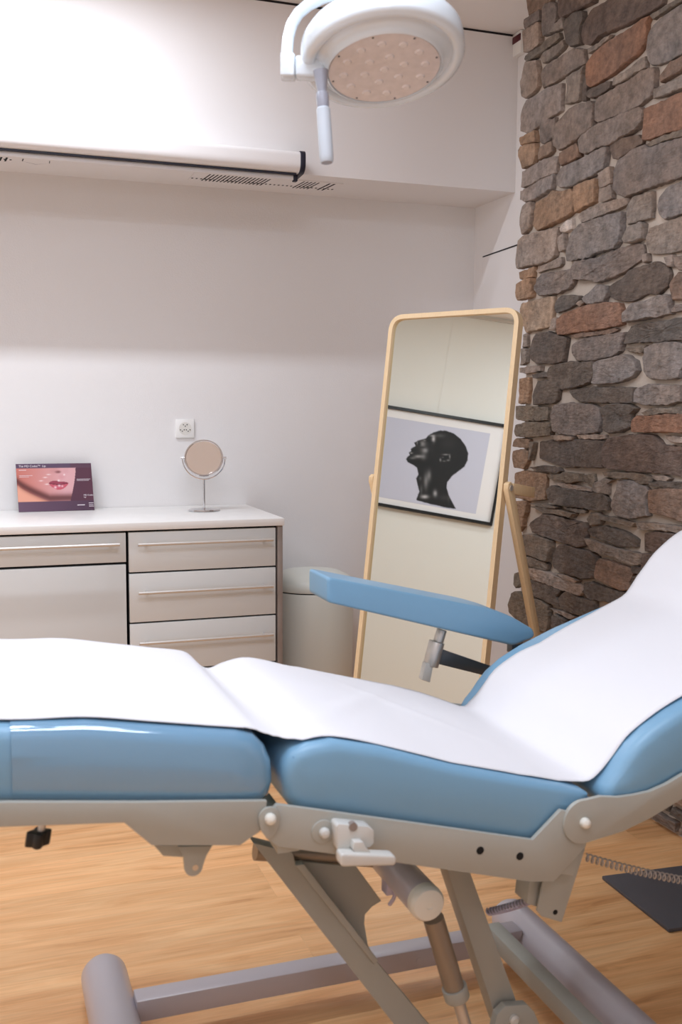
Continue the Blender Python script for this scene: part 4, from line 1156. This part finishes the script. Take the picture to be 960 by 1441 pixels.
# bracket and hoses at the back end
plate('hose_bracket', ((765, 1240), (824, 1194), (791, 1298), (763, 1290), (756, 1282)), 1.665, 0.006)
plate('cable_box', ((746, 1238), (770, 1240), (762, 1278), (742, 1272)), 1.68, 0.05)
hq = at(782, 1284, y=1.664)
MB().tube([(hq.x, 1.6645, hq.z), (hq.x, 1.668, hq.z)], 0.0052, 16).build('bracket_hole', M['hole'], chair)


def helix(a, b, r, turns, wire, name, m, sag=0.0, n=14, seg=6):
    a, b = Vector(a), Vector(b)
    N = int(turns * n)
    ax = (b - a).normalized()
    u = (Vector((0, 0, 1)) - ax * ax.z).normalized()
    w = ax.cross(u)
    path = []
    for i in range(N + 1):
        t = i / N
        c = a.lerp(b, t) - Vector((0, 0, sag * 4 * t * (1 - t)))
        path.append(c + (u * math.cos(2 * PI * turns * t) + w * math.sin(2 * PI * turns * t)) * r)
    return MB().tube(path, wire, seg).build(name, m, chair)


helix(at(688, 1283, y=1.84), at(750, 1265, y=1.71), 0.0074, 15, 0.0017, 'spiral_hose', M['spring'], sag=0.003)
MB().tube([at(688, 1283, y=1.84), at(750, 1265, y=1.71)], 0.0052, 10).build('hose_core', M['lampg'], chair)
helix(at(824, 1206, y=1.68), at(1010, 1246, y=1.66), 0.0074, 28, 0.0017, 'coiled_cord', M['cord'], sag=0.006)
# base
for x, ye in ((0.252, 2.43), (1.318, 2.36)):
    f = MB().lathe([(0, 0), (0.030, 0.002), (0.046, 0.010), (0.0535, 0.026), (0.0545, 0.05), (0.0545, 1.22), (0.0535, 1.245), (0.046, 1.262), (0.03, 1.269), (0, 1.271)], (x, ye, 0.0555), (0, -1, 0), 40).build('base_tube', M['frame2'], chair)
    for yy in (ye - 0.18, ye - 1.08):
        MB().lathe([(0, 0), (0.028, 0), (0.025, 0.012), (0, 0.012)], (x, yy, 0.0), seg=24).build('foot_pad', M['black'], f)
MB().box((0.30, 2.19, 0.050), (1.275, 2.245, 0.100)).build('base_rail', M['frame2'], chair, bevel=0.003)
MB().box((0.30, 1.25, 0.050), (1.275, 1.305, 0.100)).build('base_rail', M['frame2'], chair, bevel=0.003)
bq = at(590, 1352, y=2.19)
MB().tube([(bq.x, 2.1885, bq.z), (bq.x, 2.192, bq.z)], 0.008, 16).build('rail_plug', M['frame2'], chair)
MB().box((1.172, 1.30, 0.085), (1.212, 2.20, 0.130)).build('base_cross_rail', M['frame'], chair, bevel=0.003)
# far armrest
AY0, AY1 = 2.315, 2.465
ar = round_poly([xz(*p, AY0 - 0.0) for p in ((461, 812), (461, 848), (724, 909.5), (754, 897), (752, 886), (716, 865), (682, 855))], [0.010, 0.010, 0.012, 0.02, 0.012, 0.03, 0.03], 5)
arm = cushion(ar, ar, AY0, AY1, 0.009, 'armrest', M['vinyl'], chair, bulge=0.002)
sm = xz(470, 812, AY0), xz(465, 848, AY0)
pa, pb = at(624, 884, y=2.385), at(620, 905, y=2.385)
MB().tube([at(622, 886, y=2.385), at(617, 903, y=2.385)], 0.0135, 18).build('armrest_collar', M['steel'], arm, bevel=0.001)
MB().tube([at(618, 896, y=2.385), at(611, 920, y=2.385)], 0.0075, 16).build('armrest_pin', M['chrome'], arm)
MB().tube([at(615, 903, y=2.385), at(606, 937, y=2.385)], 0.0205, 24).build('armrest_sleeve', M['steel'], arm, bevel=0.0012)
tb2 = [xz(*p, 2.375) for p in ((598, 932), (609, 935), (604, 960), (592, 956))]
MB().prism_y(tb2, 2.368, 2.39).build('release_lever', M['plastic'], arm, bevel=0.0025)
bar = [xz(*p, 2.385) for p in ((618, 912), (690, 937), (760, 962), (752, 990), (684, 951), (612, 933))]
MB().prism_y(bar, 2.381, 2.393).build('armrest_bracket', M['darksteel'], arm, bevel=0.001)
q = at(725, 911, y=2.40)
MB().box((q.x - 0.02, 2.38, q.z - 0.012), (q.x + 0.02, 2.41, q.z + 0.012)).build('armrest_stop', M['darksteel'], arm, bevel=0.002)

# ================================================================== paper sheet over the chair
PP = [(-0.322, .976), (-0.15, .955), (.034, .9335), (.149, .926), (.25, .9095), (.35, .892), (.40, .8835), (.425, .876), (.440, .862), (.455, .846), (.472, .838), (.490, .843), (.515, .852), (.564, .858), (.65, .840), (.80, .798), (.943, .758), (1.03, .727), (1.07, .711), (1.098, .707), (1.118, .717), (1.138, .737), (1.155, .757), (1.178, .784), (1.215, .809), (1.27, .838), (1.36, .874), (1.477, .912), (1.56, .937), (1.590, .953), (1.615, .985), (1.638, 1.012), (1.662, 1.040), (1.691, 1.064), (1.722, 1.086), (1.756, 1.104), (1.80, 1.119), (1.86, 1.128), (1.905, 1.121), (1.93, 1.09), (1.938, 1.064)]
PN = {-.322: 0, .40: 0, .425: .002, .44: .009, .455: .019, .472: .021, .49: .010, .515: -.003, .564: -.0065, .65: -.0115, .80: -.0215, .943: -.0215, 1.03: -.0135, 1.07: -.004, 1.118: 0, 2.0: 0}
NE = [(-.322, 1.641), (.40, 1.643), (.44, 1.646), (.47, 1.648), (.50, 1.646), (.523, 1.643), (.643, 1.643), (.84, 1.647), (1.0, 1.648), (1.06, 1.650), (1.11, 1.650), (1.167, 1.648), (1.28, 1.650), (2.0, 1.655)]
FE = [(-.322, 2.222), (.418, 2.224), (.443, 2.214), (.489, 2.215), (.559, 2.208), (.637, 2.168), (.822, 2.184), (.978, 2.182), (1.078, 2.160), (1.11, 2.188), (1.165, 2.190), (1.236, 2.186), (1.29, 2.170), (1.452, 2.197), (1.561, 2.222), (1.594, 2.236), (2.0, 2.236)]


def interp(tab, x):
    tab = list(tab.items()) if isinstance(tab, dict) else tab
    if x <= tab[0][0]: return tab[0][1]
    for (a, b), (c, d) in zip(tab, tab[1:]):
        if x <= c: return b + (d - b) * (x - a) / (c - a)
    return tab[-1][1]


dense = []
for i in range(len(PP) - 1):
    a, b = Vector(PP[i]), Vector(PP[i + 1])
    pa = Vector(PP[max(i - 1, 0)]); nb = Vector(PP[min(i + 2, len(PP) - 1)])
    k = max(2, int((b - a).length / 0.012))
    for j in range(k):
        t = j / k
        dense.append(0.5 * ((2 * a) + (b - pa) * t + (2 * pa - 5 * a + 4 * b - nb) * t * t + (3 * a - pa - 3 * b + nb) * t ** 3))
dense.append(Vector(PP[-1]))
NT = 40
verts, faces = [], []
for r, p in enumerate(dense):
    yn, yf = interp(NE, p.x), interp(FE, p.x)
    for j in range(NT + 1):
        t = j / NT
        y = yn + (yf - yn) * t
        zz = p.y + interp(PN, p.x) * (1 - t)
        wob = noise.noise(Vector((p.x * 3.0, y * 2.0, 4.2))) * 0.004 + noise.noise(Vector((p.x * 9.0, y * 3.0, 7.1))) * 0.0016
        lift = 0.0018 + max(0, wob) * 0.7
        # soft tension folds running out of the hip crease
        f1 = math.exp(-((p.x - 0.62 - 0.75 * (y - 1.8)) / 0.022) ** 2) * 0.0035 * math.exp(-((y - 1.95) / 0.2) ** 2)
        f2 = math.exp(-((p.x - 0.92 + 0.9 * (y - 1.9)) / 0.02) ** 2) * 0.003 * math.exp(-((y - 2.0) / 0.15) ** 2)
        droop = 0.0014 * max(0.0, 1 - t / 0.06)
        verts.append((p.x, y, zz + lift + f1 + f2 - droop))
for r in range(len(dense) - 1):
    for j in range(NT):
        a = r * (NT + 1) + j
        faces.append((a, a + NT + 1, a + NT + 2, a + 1))
me = bpy.data.meshes.new('paper_sheet')
me.from_pydata(verts, [], faces)
me.polygons.foreach_set('use_smooth', [True] * len(me.polygons))
ps = link('paper_sheet', me, M['paper'])
sd = ps.modifiers.new('thickness', 'SOLIDIFY'); sd.thickness = 0.001; sd.offset = 1
tag(ps, 'wide strip of white paper laid along the blue treatment chair', 'paper sheet')

# ================================================================== examination lamp
LN = Vector((-0.00563, -0.29264, -0.95621)).normalized()
LC = at(541, 97, d=2.0)
rv = RIGHT - LN * RIGHT.dot(LN); rv.normalize()
top = LC - LN * 0.04
LX, LY = at(545, 0, d=2.03).x, at(545, 0, d=2.03).y
lamp = empty('examination_lamp', (LC.x, LC.y, ZC), 'white round examination lamp with grey handle hanging from the ceiling', 'lamp')
head = MB().lathe([(0, 0.002), (0.1105, 0.002), (0.1115, -0.003), (0.1140, -0.002), (0.116, 0.003), (0.132, 0.019), (0.1345, 0.019), (0.137, 0.013), (0.142, 0.0095), (0.150, 0.0105), (0.157, 0.0145), (0.160, 0.021), (0.1605, 0.046), (0.159, 0.056), (0.152, 0.067), (0.130, 0.079), (0.08, 0.088), (0, 0.090)], LC, -LN, 72).build('lamp_head', M['lampw'], lamp, sharp=50)
MB().lathe([(0, -0.001), (0.1085, -0.001), (0.1085, 0.003), (0, 0.003)], LC, -LN, 72).build('lens_cover', M['lens'], head)
w_ = LN.cross(rv).normalized()
for rad, k, ph in ((0.0, 1, 0), (0.040, 6, 0.3), (0.080, 12, 0.1)):
    for i in range(k):
        a = 2 * PI * i / k + ph
        c = LC + (rv * math.cos(a) + w_ * math.sin(a)) * rad
        MB().lathe([(0.0065, -0.0035), (0.0095, -0.0005)], c, -LN, 16).build('lens', M['lensring'], head)
for i in range(8):
    a = 2 * PI * i / 8 + 0.25
    c = LC + (rv * math.cos(a) + w_ * math.sin(a)) * 0.1035
    MB().tube([c + LN * 0.002, c], 0.0022, 8).build('cover_screw', M['darksteel'], head)
# small printed label on the rim
mb = MB()
for i in range(4):
    for k in range(5 - (i % 2)):
        a0 = 3.62 + 0.028 * k; a1 = a0 + 0.021
        hh = 0.044 + i * 0.0038
        q = []
        for a, h in ((a0, hh), (a1, hh), (a1, hh + 0.0016), (a0, hh + 0.0016)):
            q.append(LC + (rv * math.cos(a) + w_ * math.sin(a)) * 0.1602 - LN * h)
        mb.faces(q, [(0, 1, 2, 3)])
mb.build('rim_print', M['ink'], head)
# side joint and yoke
j0 = at(404, 96, d=2.0); j1 = at(446, 98, d=2.0)
jd = (j1 - j0).normalized()
jt = MB()
up_ = Vector((0, 0, 1)); fwd_ = jd.cross(up_).normalized()
MB().prism([j0 - jd * 0.012 - up_ * 0.020 - fwd_ * 0.02, j0 - jd * 0.012 + up_ * 0.024 - fwd_ * 0.02, j0 + jd * 0.016 + up_ * 0.024 - fwd_ * 0.02, j0 + jd * 0.016 - up_ * 0.020 - fwd_ * 0.02], fwd_ * 0.04).build('yoke_joint', M['lampw'], lamp, bevel=0.004, seg=3)
MB().prism([j0 + jd * 0.0165 - up_ * 0.019 - fwd_ * 0.018, j0 + jd * 0.0165 + up_ * 0.021 - fwd_ * 0.018, j1 + jd * 0.015 + up_ * 0.019 - fwd_ * 0.018, j1 + jd * 0.015 - up_ * 0.019 - fwd_ * 0.018], fwd_ * 0.036).build('head_joint', M['lampw'], lamp, bevel=0.006, seg=3)
ypix = ((404, 100), (404, 72), (406, 52), (411, 34), (420, 19), (434, 7), (452, -2), (475, -10), (500, -17), (530, -25), (545, -30))
MB().tube([at(a, b, d=2.0) for a, b in ypix], 0.0115, 18).build('yoke', M['lampw'], lamp)
col0 = at(545, -30, d=2.0)
MB().tube([col0 - up_ * 0.03, col0 + up_ * 0.10], 0.021, 24).build('swivel', M['lampw'], lamp, bevel=0.004)
e0 = col0 + up_ * 0.09; e1 = Vector((0.95, 1.25, ZC - 0.50))
MB().tube([e0, e1], 0.022, 24).build('spring_arm', M['lampw'], lamp)
MB().tube([e1 - up_ * 0.05, Vector((e1.x, e1.y, ZC - 0.02))], 0.028, 24).build('ceiling_tube', M['lampw'], lamp)
MB().lathe([(0, 0), (0.11, 0), (0.10, -0.03), (0.04, -0.05), (0, -0.05)], (e1.x, e1.y, ZC), seg=40).build('ceiling_rose', M['lampw'], lamp)
# handle
h0 = at(451.5, 100, d=1.955); h1 = at(460, 229, d=1.955)
ha = (h1 - h0).normalized(); hl = (h1 - h0).length
hdl = MB().lathe([(0, 0), (0.0148, 0), (0.0140, 0.006), (0.0085, 0.040), (0.0085, 0.045)], h0, ha, 28).build('handle', M['lampg'], lamp)
MB().lathe([(0.008, 0.040), (0.0115, 0.042), (0.0125, 0.050), (0.0118, 0.066), (0.0108, 0.072)], h0, ha, 28).build('handle_collar', M['lampg'], hdl)
MB().lathe([(0.0108, 0.070), (0.0132, 0.073), (0.0136, 0.12), (0.0136, hl - 0.012), (0.0125, hl - 0.003), (0.0112, hl)], h0, ha, 28).build('handle_grip', M['grip'], hdl)
MB().lathe([(0, hl - 0.004), (0.0102, hl - 0.004), (0.0102, hl + 0.0006), (0, hl + 0.0006)], h0, ha, 24).build('handle_end', M['lampg'], hdl)

# ================================================================== floor plate by the stone wall
q = [Vector((1.752, 2.548, 0.001)), Vector((1.742, 2.214, 0.001)), Vector((2.10, 2.19, 0.001)), Vector((2.11, 2.524, 0.001))]
o = MB().prism(q, (0, 0, 0.011)).build('floor_plate', M['matgrey'], bevel=0.002)
tag(o, 'flat dark grey square plate lying on the oak floor near the stone wall', 'floor plate')

# ================================================================== light
def spot(name, loc, target, power, size_deg, blend, radius, col=(1, 0.94, 0.88)):
    l = bpy.data.lights.new(name, 'SPOT')
    l.energy = power; l.spot_size = math.radians(size_deg); l.spot_blend = blend; l.shadow_soft_size = radius; l.color = col
    o = bpy.data.objects.new(name, l); COL.objects.link(o)
    o.location = loc
    o.rotation_euler = (Vector(target) - Vector(loc)).to_track_quat('-Z', 'Y').to_euler()
    return o


def area(name, loc, sx_, sy_, power, col=(1, 0.97, 0.94), target=None):
    l = bpy.data.lights.new(name, 'AREA')
    l.shape = 'RECTANGLE'; l.size = sx_; l.size_y = sy_; l.energy = power; l.color = col
    o = bpy.data.objects.new(name, l); COL.objects.link(o)
    o.location = loc
    if target is not None:
        o.rotation_euler = (Vector(target) - Vector(loc)).to_track_quat('-Z', 'Y').to_euler()
    return o


TINT = (0.90, 0.98, 1.10)
COOL = (0.86, 0.97, 1.15)
area('ceiling_strip', (-0.05, 3.70, 3.082), 1.4, 0.05, 27, TINT)
area('ceiling_tube', (0.30, 1.62, ZC - 0.02), 1.2, 0.05, 16, COOL)
area('ceiling_tube', (0.45, 1.12, ZC - 0.02), 1.2, 0.05, 16, COOL)
area('added_fill_panel', (-0.5, 0.1, ZC - 0.02), 1.2, 0.3, 9, COOL)  # added fill from the camera side, not a known lamp of the room
area('added_fill_panel', (-1.3, 2.2, ZC - 0.02), 0.3, 1.2, 15, COOL)  # added fill to brighten the left wall and the floor there
pl = bpy.data.lights.new('added_fill_point', 'POINT')  # unseen point light, added to brighten the ceiling and bulkhead
pl.energy = 21; pl.shadow_soft_size = 0.16; pl.color = COOL
po = bpy.data.objects.new('added_fill_point', pl); COL.objects.link(po)
po.location = (0.1, -0.7, 2.45)
w = bpy.data.worlds.new('room_world'); scene.world = w
w.use_nodes = True
w.node_tree.nodes['Background'].inputs[0].default_value = (0.9, 0.93, 1, 1)
w.node_tree.nodes['Background'].inputs[1].default_value = 0.08
vs_ = scene.view_settings
vs_.view_transform = 'Standard'; vs_.look = 'None'; vs_.gamma = 1.0; vs_.use_curve_mapping = False
vs_.exposure = 0.12
scene.cycles.use_denoising = True
scene.cycles.max_bounces = 10
scene.cycles.diffuse_bounces = 6
scene.cycles.sample_clamp_indirect = 8
